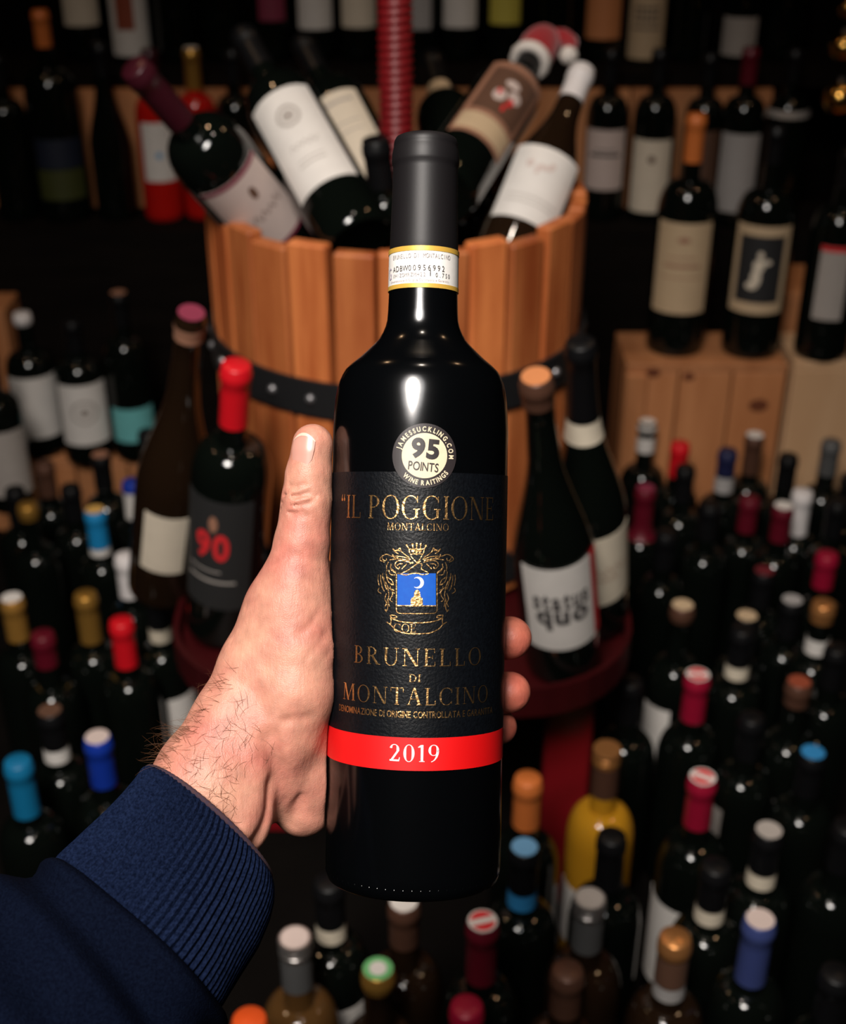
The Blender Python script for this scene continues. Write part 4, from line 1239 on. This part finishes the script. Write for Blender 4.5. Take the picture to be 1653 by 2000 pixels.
def arc_text(s, rad, size, a_mid, spread, inward, bold=0.035):
    gl = [sans_glyph(c, bold) if c != ' ' else None for c in s]
    ws = [(g[2] * 0.80 + 0.10) if g else 0.30 for g in gl]
    tot = sum(ws); acc = 0; parts = []
    for g, w in zip(gl, ws):
        mid = (acc + w / 2) / tot - 0.5; acc += w
        if not g: continue
        ang = a_mid - mid * spread if not inward else a_mid + mid * spread
        out = []
        for x, y in g[0]:
            lx = (x - g[2] / 2) * 0.80 * size; ly = y * size
            if not inward:
                px, py = lx, rad + ly; rot = ang - math.pi / 2
            else:
                px, py = lx, -(rad + size * 0.72) + ly; rot = ang + math.pi / 2
            out.append((sc_s + px * math.cos(rot) - py * math.sin(rot), sc_z + px * math.sin(rot) + py * math.cos(rot)))
        parts.append((out, g[1]))
    return join2(*parts)


at = join2(arc_text('JAMESSUCKLING.COM', R0 * 0.755, 0.0027, math.radians(80), math.radians(176), False), arc_text('WINE RAITINGS', R0 * 0.765, 0.0027, math.radians(-86), math.radians(104), True))
add('seal_lettering', wrap2d(at[0], at[1], HR, 0.0008, 0.0012), CREAM, seal)


# ------------------------------------------------------------------ the hand (one continuous surface from a distance field)
HO = W(816, 1250, HD)                                              # local frame: x right, y up, z towards the camera, millimetres


def hp(px, py, dz):
    d = 573.0 - dz
    return np.array([(px - CX) / F * d - (816 - CX) / F * 573.0, -(py - CY) / F * d + (1250 - CY) / F * 573.0, dz])


VX = 1.0
lo = np.array([-135.0, -125.0, -72.0]); hi = np.array([62.0, 102.0, 62.0])
nx, ny, nz = [int((h_ - l_) / VX) + 1 for l_, h_ in zip(lo, hi)]
gx = (lo[0] + VX * np.arange(nx)).astype(np.float32)[:, None, None]
gy = (lo[1] + VX * np.arange(ny)).astype(np.float32)[None, :, None]
gz = (lo[2] + VX * np.arange(nz)).astype(np.float32)[None, None, :]


def capsule(a, b, ra, rb):
    ab = b - a; L2 = float(ab.dot(ab))
    t = ((gx - a[0]) * ab[0] + (gy - a[1]) * ab[1] + (gz - a[2]) * ab[2]) / np.float32(L2)
    t = np.clip(t, 0, 1)
    d = np.sqrt((gx - a[0] - ab[0] * t) ** 2 + (gy - a[1] - ab[1] * t) ** 2 + (gz - a[2] - ab[2] * t) ** 2)
    return (d - (ra + (rb - ra) * t)).astype(np.float32)


def smin(a, b, k):
    h_ = np.clip(0.5 + 0.5 * (b - a) / k, 0, 1)
    return b + (a - b) * h_ - k * h_ * (1 - h_)


def chain(pts, k=3.0):
    d = None
    P_ = [(hp(*p[:3]), p[3]) for p in pts]
    for (a, ra), (b, rb) in zip(P_, P_[1:]):
        c = capsule(a, b, ra, rb)
        d = c if d is None else smin(d, c, k)
    return d


#HAND_BEGIN
thumb = chain([(611, 868, 9, 8.7), (603, 930, 9, 9.4), (600, 975, 9, 10.3), (596, 1010, 8, 10.3), (590, 1060, 8, 11.4), (580, 1125, 7, 13.6), (577, 1190, 6, 15.5)], 3)
thenar = chain([(577, 1180, 6, 15.5), (583, 1270, 9, 16.5), (578, 1350, 11, 17.0), (556, 1425, 11, 15.0)], 4)
radial = chain([(262, 1690, 30, 16.0), (388, 1506, 17, 16.8), (450, 1405, 11, 15.5), (500, 1300, 5, 15.0), (545, 1200, 2, 15.0)], 5)
ulnar = chain([(330, 1745, 30, 16.0), (455, 1590, 17, 16.8), (520, 1505, 8, 15.5), (560, 1430, 2, 15.0)], 5)
midw = chain([(285, 1705, 30, 16.0), (430, 1535, 19, 16.0), (510, 1440, 12, 14.5)], 5)
palm = chain([(595, 1190, -20, 15.0), (585, 1300, -24, 18.0), (580, 1420, -20, 18.0)], 6)
heel = chain([(590, 1420, -6, 15.0), (598, 1520, -2, 14.5), (592, 1575, -3, 13.0)], 5)
knuck = chain([(600, 1150, -34, 11.0), (596, 1290, -40, 13.0), (598, 1420, -38, 12.5), (604, 1490, -34, 11.0)], 5)
body = smin(thumb, thenar, 7)
arm = smin(smin(radial, ulnar, 9), midw, 9)
body = smin(body, arm, 12)
body = smin(body, palm, 12)
body = smin(body, heel, 8)
body = smin(body, knuck, 10)
fingers = None
for y0, y1, tx, tz, r_ in ((1150, 1088, 950, -33, 9.3), (1270, 1246, 997, -25, 9.7), (1380, 1352, 997, -25, 9.2), (1470, 1420, 976, -31, 8.0)):
    f_ = chain([(604, y0, -36, r_ + 2.2), (700, (y0 * 2 + y1) / 3, -52, r_ + 0.8), (800, (y0 + y1) / 2, -54, r_ + 0.4), (905, (y0 + 2 * y1) / 3, -46, r_ + 0.3), (tx, y1, tz, r_)], 3)
    fingers = f_ if fingers is None else np.minimum(fingers, f_)
body = smin(body, fingers, 6)


def groove(pts, amp, sig):
    """crease (amp > 0) or ridge (amp < 0) along a polyline near the surface"""
    P_ = [hp(*p) for p in spline(pts, 4)]
    A_ = np.array(P_); m0 = A_.min(0) - 3 * sig; m1 = A_.max(0) + 3 * sig
    i0 = np.maximum(0, ((m0 - lo) / VX).astype(int)); i1 = np.minimum((nx, ny, nz), ((m1 - lo) / VX).astype(int) + 2)
    X = gx[i0[0]:i1[0]]; Y_ = gy[:, i0[1]:i1[1]]; Z_ = gz[:, :, i0[2]:i1[2]]
    d = None
    for a, b in zip(P_, P_[1:]):
        ab = b - a
        t = np.clip(((X - a[0]) * ab[0] + (Y_ - a[1]) * ab[1] + (Z_ - a[2]) * ab[2]) / float(ab.dot(ab)), 0, 1)
        c = np.sqrt((X - a[0] - ab[0] * t) ** 2 + (Y_ - a[1] - ab[1] * t) ** 2 + (Z_ - a[2] - ab[2] * t) ** 2)
        d = c if d is None else np.minimum(d, c)
    body[i0[0]:i1[0], i0[1]:i1[1], i0[2]:i1[2]] += (amp * np.exp(-(d / sig) ** 2)).astype(np.float32)


# knuckle folds of the thumb, thenar crease, wrist tendons
for x0_, y0_, x1_, y1_, bow, am in ((566, 950, 596, 946, 3, 0.9), (558, 967, 604, 961, 5, 1.3), (555, 983, 612, 979, 6, 1.5), (552, 997, 590, 999, 4, 1.2), (575, 972, 618, 968, -3, 0.8), (572, 1010, 600, 1006, 3, 0.6)):
    xm, ym = (x0_ + x1_) / 2, (y0_ + y1_) / 2 + bow
    zs_ = [9 + math.sqrt(max(4.0, 10.35 ** 2 - ((x_ - 600) * 0.2204) ** 2)) - 0.2 for x_ in (x0_, xm, x1_)]
    groove([(x0_, y0_, zs_[0]), (xm, ym, zs_[1]), (x1_, y1_, zs_[2])], am * 1.3, 0.95)
groove([(546, 1400, 24), (575, 1408, 28), (612, 1400, 26)], 1.2, 2.2)
groove([(625, 1180, 16), (610, 1215, 22), (585, 1240, 25)], 0.7, 1.6)
groove([(520, 1215, 16), (548, 1205, 21), (585, 1200, 22)], 0.45, 1.4)
groove([(566, 1120, 19), (590, 1112, 21), (618, 1120, 19)], 0.35, 1.2)
groove([(600, 1285, 26), (622, 1262, 24), (638, 1235, 19)], 0.6, 1.4)
groove([(610, 1320, 27), (630, 1300, 25), (644, 1275, 20)], 0.5, 1.3)
groove([(470, 1330, 21), (500, 1352, 25), (520, 1400, 27)], 0.4, 3.5)
groove([(528, 1445, 27), (540, 1495, 24), (545, 1560, 18), (530, 1640, 14)], 3.2, 4.5)
groove([(500, 1520, 27), (487, 1580, 30), (462, 1660, 36)], -2.0, 4.0)
groove([(520, 1530, 24), (510, 1590, 25), (490, 1670, 30)], 2.4, 3.2)
groove([(590, 1500, 12), (582, 1560, 12), (572, 1610, 10)], 1.8, 2.6)
#HAND_END
# nail bed recess
naxis0, naxis1 = hp(604.5, 938, 9), hp(611, 868, 9)
# the bottle presses its round into the palm
bax = np.array([hx.dot(RIGHT), 0, 0])
ba = Vector((hz.dot(RIGHT), hz.dot(UP), -hz.dot(FWD)))
bo = Vector(((HB - HO).dot(RIGHT), (HB - HO).dot(UP), -(HB - HO).dot(FWD))) * 1000
tt_ = (gx - bo.x) * ba.x + (gy - bo.y) * ba.y + (gz - bo.z) * ba.z
rb_ = np.sqrt((gx - bo.x - ba.x * tt_) ** 2 + (gy - bo.y - ba.y * tt_) ** 2 + (gz - bo.z - ba.z * tt_) ** 2)
body = np.maximum(body, -(rb_ - np.float32(38.15))).astype(np.float32)
body[0, :, :] = 5; body[-1, :, :] = 5; body[:, 0, :] = 5; body[:, -1, :] = 5; body[:, :, 0] = 5; body[:, :, -1] = 5


def surface_nets(D):
    ins = D < 0
    c = np.zeros(tuple(s - 1 for s in D.shape), np.int32)
    for i in (0, 1):
        for j in (0, 1):
            for k in (0, 1):
                c += ins[i:i + c.shape[0], j:j + c.shape[1], k:k + c.shape[2]]
    act = (c > 0) & (c < 8)
    idx = np.argwhere(act)
    num = -np.ones(c.shape, np.int64); num[act] = np.arange(len(idx))
    acc = np.zeros((len(idx), 3)); cnt = np.zeros(len(idx))
    offs = [(i, j, k) for i in (0, 1) for j in (0, 1) for k in (0, 1)]
    for a in offs:
        for ax in range(3):
            if a[ax]: continue
            b = list(a); b[ax] = 1
            va = D[idx[:, 0] + a[0], idx[:, 1] + a[1], idx[:, 2] + a[2]]; vb = D[idx[:, 0] + b[0], idx[:, 1] + b[1], idx[:, 2] + b[2]]
            m = (va < 0) != (vb < 0)
            t = va[m] / (va[m] - vb[m])
            p = np.tile(np.array(a, float), (m.sum(), 1)); p[:, ax] += t
            acc[m] += p; cnt[m] += 1
    verts = lo + VX * (idx + acc / cnt[:, None])
    faces = []
    for ax in range(3):
        o1, o2 = [(1, 2), (2, 0), (0, 1)][ax]
        sl0 = [slice(None)] * 3; sl1 = [slice(None)] * 3
        sl0[ax] = slice(0, -1); sl1[ax] = slice(1, None)
        cr = ins[tuple(sl0)] != ins[tuple(sl1)]
        e = np.argwhere(cr)
        e = e[(e[:, o1] > 0) & (e[:, o2] > 0) & (e[:, o1] < D.shape[o1] - 1) & (e[:, o2] < D.shape[o2] - 1)]
        def at(d1, d2):
            q = e.copy(); q[:, o1] -= d1; q[:, o2] -= d2
            return num[q[:, 0], q[:, 1], q[:, 2]]
        Q = np.stack([at(1, 1), at(0, 1), at(0, 0), at(1, 0)], 1)
        fl = ins[e[:, 0], e[:, 1], e[:, 2]]
        Q[~fl] = Q[~fl][:, ::-1]
        faces.append(Q)
    return verts, np.concatenate(faces)


hv, hf = surface_nets(body)
del body
HMAT = Matrix(((RIGHT.x, UP.x, -FWD.x, HO.x), (RIGHT.y, UP.y, -FWD.y, HO.y), (RIGHT.z, UP.z, -FWD.z, HO.z), (0, 0, 0, 1)))
person = empty('person', HMAT, 'left hand and forearm in a navy ribbed sweater sleeve gripping the black wine bottle', 'person')
me = bpy.data.meshes.new('hand')
me.from_pydata((hv / 1000.0).tolist(), [], hf.tolist()); me.update()
bm = bmesh.new(); bm.from_mesh(me)
bmesh.ops.smooth_vert(bm, verts=bm.verts, factor=0.5, use_axis_x=True, use_axis_y=True, use_axis_z=True)
bm.to_mesh(me)
HAND_BVH = BVHTree.FromBMesh(bm); bm.free()
for p in me.polygons: p.use_smooth = True
add('hand', me, skin_material(), person)

# thumb nail
a0 = Vector(hp(604.5, 945, 9)) / 1000; a1 = Vector(hp(611.5, 862, 9)) / 1000
ad = (a1 - a0).normalized(); f0 = Vector((0, 0, 1)); f0 = (f0 - ad * f0.dot(ad)).normalized(); s0_ = f0.cross(ad) * -1
if s0_.x < 0: s0_ = -s0_
V, Fc = [], []
NU, NV = 14, 12
L_ = 0.0155
for top_ in (1, 0):
    for j in range(NV + 1):
        v = j / NV
        for i in range(NU + 1):
            u = -1 + 2 * i / NU
            half = 0.60 * (1 - 0.16 * (1 - v) ** 2)
            edge = (1 - 0.10 * u * u) if v > 0.5 else 1
            vv = 0.30 * (u * u) * (1 - v) + v * (1 - 0.20 * u * u * v)
            ang = math.radians(-23) + u * half
            rr = 0.00925 + (0.00028 if top_ else -0.0008) - 0.0022 * max(0, vv - 0.55) + (0 if top_ else 0)
            p = a0 + ad * (0.0055 + L_ * vv) + (f0 * math.cos(ang) + s0_ * math.sin(ang)) * rr
            V.append(p)
n1 = (NU + 1) * (NV + 1)
for j in range(NV):
    for i in range(NU):
        q = j * (NU + 1) + i
        Fc.append((q, q + 1, q + NU + 2, q + NU + 1)); Fc.append((n1 + q, n1 + q + NU + 1, n1 + q + NU + 2, n1 + q + 1))
bd = [i for i in range(NU + 1)] + [j * (NU + 1) + NU for j in range(1, NV + 1)] + [NV * (NU + 1) + i for i in range(NU - 1, -1, -1)] + [j * (NU + 1) for j in range(NV - 1, 0, -1)]
for i in range(len(bd)):
    j = (i + 1) % len(bd); Fc.append((bd[j], bd[i], n1 + bd[i], n1 + bd[j]))
NAIL = mat('nail', (0.46, 0.225, 0.18), 0.3, spec=0.5, noise=(120, (0.50, 0.25, 0.20), 0.3))
nail = add('thumbnail', mesh_from('nail', V, Fc), NAIL, person)
# pale free edge
V2 = []
for i in range(NU + 1):
    for j in (NV - 1, NV):
        p = V[j * (NU + 1) + i]
        V2.append(p + (p - a0 - ad * (p - a0).dot(ad)).normalized() * 0.00012)
add('nail_edge', mesh_from('nail_edge', V2, [(2 * i, 2 * i + 2, 2 * i + 3, 2 * i + 1) for i in range(NU)]), mat('nail_white', (0.60, 0.42, 0.33), 0.4), nail)

# sleeve: ribbed cuff + sleeve body
AX = Vector((0.60, 0.655, -0.46)).normalized()
E1 = Vector((0.742, -0.67, 0)); E1 = (E1 - AX * E1.dot(AX)).normalized(); E2 = AX.cross(E1).normalized()
if E2.z < 0: E2 = -E2


def arm_ring(a):
    """a: pixels back from the cuff edge along the arm -> centre, radius across, radius towards the camera (metres)"""
    ks = [0, 28, 60, 114, 200, 286, 371, 500, 700, 1500]
    rs = [167, 178, 187, 198, 209, 220, 244, 268, 300, 330]; cs = [0, 14, 22, 32, 42, 47, 35, 20, 0, 0]
    r_ = float(np.interp(a, ks, rs)); c = float(np.interp(a, ks, cs))
    dz = 18 + a * 0.213 * 0.50
    px = 405 - 0.67 * a + 0.742 * c; py = 1610 + 0.742 * a + 0.67 * c
    return Vector(hp(px, py, dz)) / 1000, r_ * (573 - dz) / F / 1000


def tube(rowsA, n, fr, close_in=0.0016):
    V, Fc = [], []
    for a in rowsA:
        c, r_ = arm_ring(a)
        for i in range(n):
            t = 2 * math.pi * i / n
            k = fr(a, t, i)
            V.append(c + E1 * (math.cos(t) * (r_ + k)) + E2 * (math.sin(t) * (r_ * 0.86 + k)))
    m = len(rowsA)
    for j in range(m - 1):
        for i in range(n):
            k = (i + 1) % n
            Fc.append((j * n + i, j * n + k, (j + 1) * n + k, (j + 1) * n + i))
    return V, Fc


def navy(nm, base, fleck):
    m_ = mat(nm, base, 0.92, spec=0.03, sheen=0.0, noise=(900, fleck, 0.16), bump=(1400, 0.5, 0.0008))
    return m_


CUFFM = navy('navy_knit', (0.0019, 0.0039, 0.013), (0.0066, 0.0122, 0.036))
SLEEVEM = navy('navy_fleece', (0.0011, 0.0020, 0.0066), (0.0024, 0.0044, 0.0125))
NRIB = 84
nn = NRIB * 6
rowsA = [-2, 1, 5, 10] + list(range(20, 281, 13))


def cuff_fr(a, t, i):
    ph = (i % 6) / 6.0
    rib = 0.00062 * math.cos(2 * math.pi * ph)
    e = 0.0
    if a < 6: e = -0.0022 * (1 - (a + 2) / 8) ** 2; rib *= 0.6
    return rib + e + 0.0008 * math.sin(3 * t + a * 0.02) + (-0.001 if a > 240 else 0) * (a - 240) / 40


cv, cf = tube(rowsA, nn, cuff_fr)
# inside wall of the cuff
ci = len(cv)
for a in (-2, 30):
    c, r_ = arm_ring(a)
    for i in range(nn):
        t = 2 * math.pi * i / nn
        cv.append(c + E1 * (math.cos(t) * (r_ - 0.0035)) + E2 * (math.sin(t) * (r_ * 0.86 - 0.0035)))
for i in range(nn):
    k = (i + 1) % nn
    cf.append((k, i, ci + i, ci + k)); cf.append((ci + k, ci + i, ci + nn + i, ci + nn + k))
me = mesh_from('cuff', cv, cf)
cuff = add('cuff', me, CUFFM, person)
bm = bmesh.new(); bm.from_mesh(me); bmesh.ops.recalc_face_normals(bm, faces=bm.faces); bm.to_mesh(me); bm.free()
# stitched rim
V, Fc = [], []
c, r_ = arm_ring(-1)
n, m = 168, 8
for i in range(n):
    t = 2 * math.pi * i / n
    rad = E1 * math.cos(t) + E2 * math.sin(t)
    p = c + E1 * (math.cos(t) * (r_ - 0.0014)) + E2 * (math.sin(t) * (r_ * 0.86 - 0.0014))
    for j in range(m):
        b = 2 * math.pi * j / m
        V.append(p + (rad * math.cos(b) + AX * math.sin(b)) * (0.0011 + 0.0002 * (i % 2)))
for i in range(n):
    for j in range(m):
        Fc.append((i * m + j, ((i + 1) % n) * m + j, ((i + 1) % n) * m + (j + 1) % m, i * m + (j + 1) % m))
add('rim_stitching', mesh_from('rim', V, Fc), mat('brown_yarn', (0.045, 0.016, 0.016), 0.9, noise=(800, (0.02, 0.012, 0.03), 0.2)), cuff)


def sleeve_fr(a, t, i):
    k = 0.0042 * math.exp(-((a - 268) / 22.0) ** 2) * 0.6
    k += 0.0035 * (1 - math.exp(-max(0, a - 252) / 12.0)) if a > 252 else -0.003
    k += 0.0048 * math.exp(-((a - 400 - 40 * math.cos(t)) / 26.0) ** 2) - 0.0030 * math.exp(-((a - 350 - 40 * math.cos(t)) / 22.0) ** 2)
    k += 0.0035 * math.exp(-((a - 520 - 50 * math.sin(t + 1)) / 36.0) ** 2) + 0.0012 * math.sin(5 * t + a * 0.03)
    return k


sv, sf = tube([246, 250, 254, 260, 267, 275, 284, 294] + list(range(306, 701, 12)) + list(range(740, 1501, 40)), 96, sleeve_fr)
sf.append(tuple(range(len(sv) - 96, len(sv))))
me = mesh_from('sleeve', sv, sf)
bm = bmesh.new(); bm.from_mesh(me); bmesh.ops.recalc_face_normals(bm, faces=bm.faces); bm.to_mesh(me); bm.free()
add('sleeve', me, SLEEVEM, person)

# arm hair: fine curved strands rooted on the skin
random.seed(11)
V, Fc = [], []
inv = HMAT.inverted(); co = inv @ CAM


def hair(px, py, length, ang, curl, thick=0.00006, lift=0.5):
    d = inv.to_3x3() @ RAY(px, py)
    hit, nrm, idx_, dist = HAND_BVH.ray_cast(co, d)
    if hit is None: return
    tdir = Vector((math.cos(ang), math.sin(ang), 0)); tdir = (tdir - nrm * tdir.dot(nrm)).normalized()
    side = nrm.cross(tdir)
    n = 8; prev = None
    for i in range(n + 1):
        t = i / n
        p = hit + tdir * (length * t * (1 - 0.25 * t)) + nrm * (length * lift * t * (1 - 0.45 * t)) + side * (curl * length * t * t)
        w = thick * (1 - 0.75 * t)
        b = len(V)
        V.extend([p + nrm * w, p - side * w - nrm * w * 0.5, p + side * w - nrm * w * 0.5])
        if prev is not None:
            for k in range(3):
                Fc.append((prev + k, prev + (k + 1) % 3, b + (k + 1) % 3, b + k))
        prev = b


for _ in range(60):                                                 # along the outer edge of the wrist
    t = random.random()
    x = 305 + (440 - 305) * t; y = 1492 - (1492 - 1300) * t
    hair(x + random.uniform(4, 30), y + random.uniform(0, 26), random.uniform(0.007, 0.015), math.radians(random.uniform(120, 215)), random.uniform(-0.5, 0.5), lift=random.uniform(0.2, 0.7))
for _ in range(46):                                                 # tuft standing off the outer edge above the cuff
    t = random.random()
    hair(308 + 70 * t + random.uniform(2, 10), 1486 - 84 * t + random.uniform(-2, 10), random.uniform(0.009, 0.016), math.radians(random.uniform(135, 205)), random.uniform(-0.6, 0.6), lift=random.uniform(0.5, 1.1))
for _ in range(85):                                                 # over the wrist
    t = random.random(); u = random.random()
    x = 350 + 130 * t + 60 * u; y = 1480 - 120 * t + 110 * u
    hair(x, y, random.uniform(0.006, 0.013), math.radians(random.uniform(60, 250)), random.uniform(-0.7, 0.7), lift=random.uniform(0.05, 0.25))
for _ in range(22):
    hair(random.uniform(430, 475), random.uniform(1545, 1615), random.uniform(0.008, 0.014), math.radians(random.uniform(90, 250)), random.uniform(-0.8, 0.8), lift=0.15)
ho = add('arm_hair', mesh_from('arm_hair', V, Fc), mat('arm_hair', (0.10, 0.042, 0.018), 0.45), person)
ho['kind'] = 'stuff'
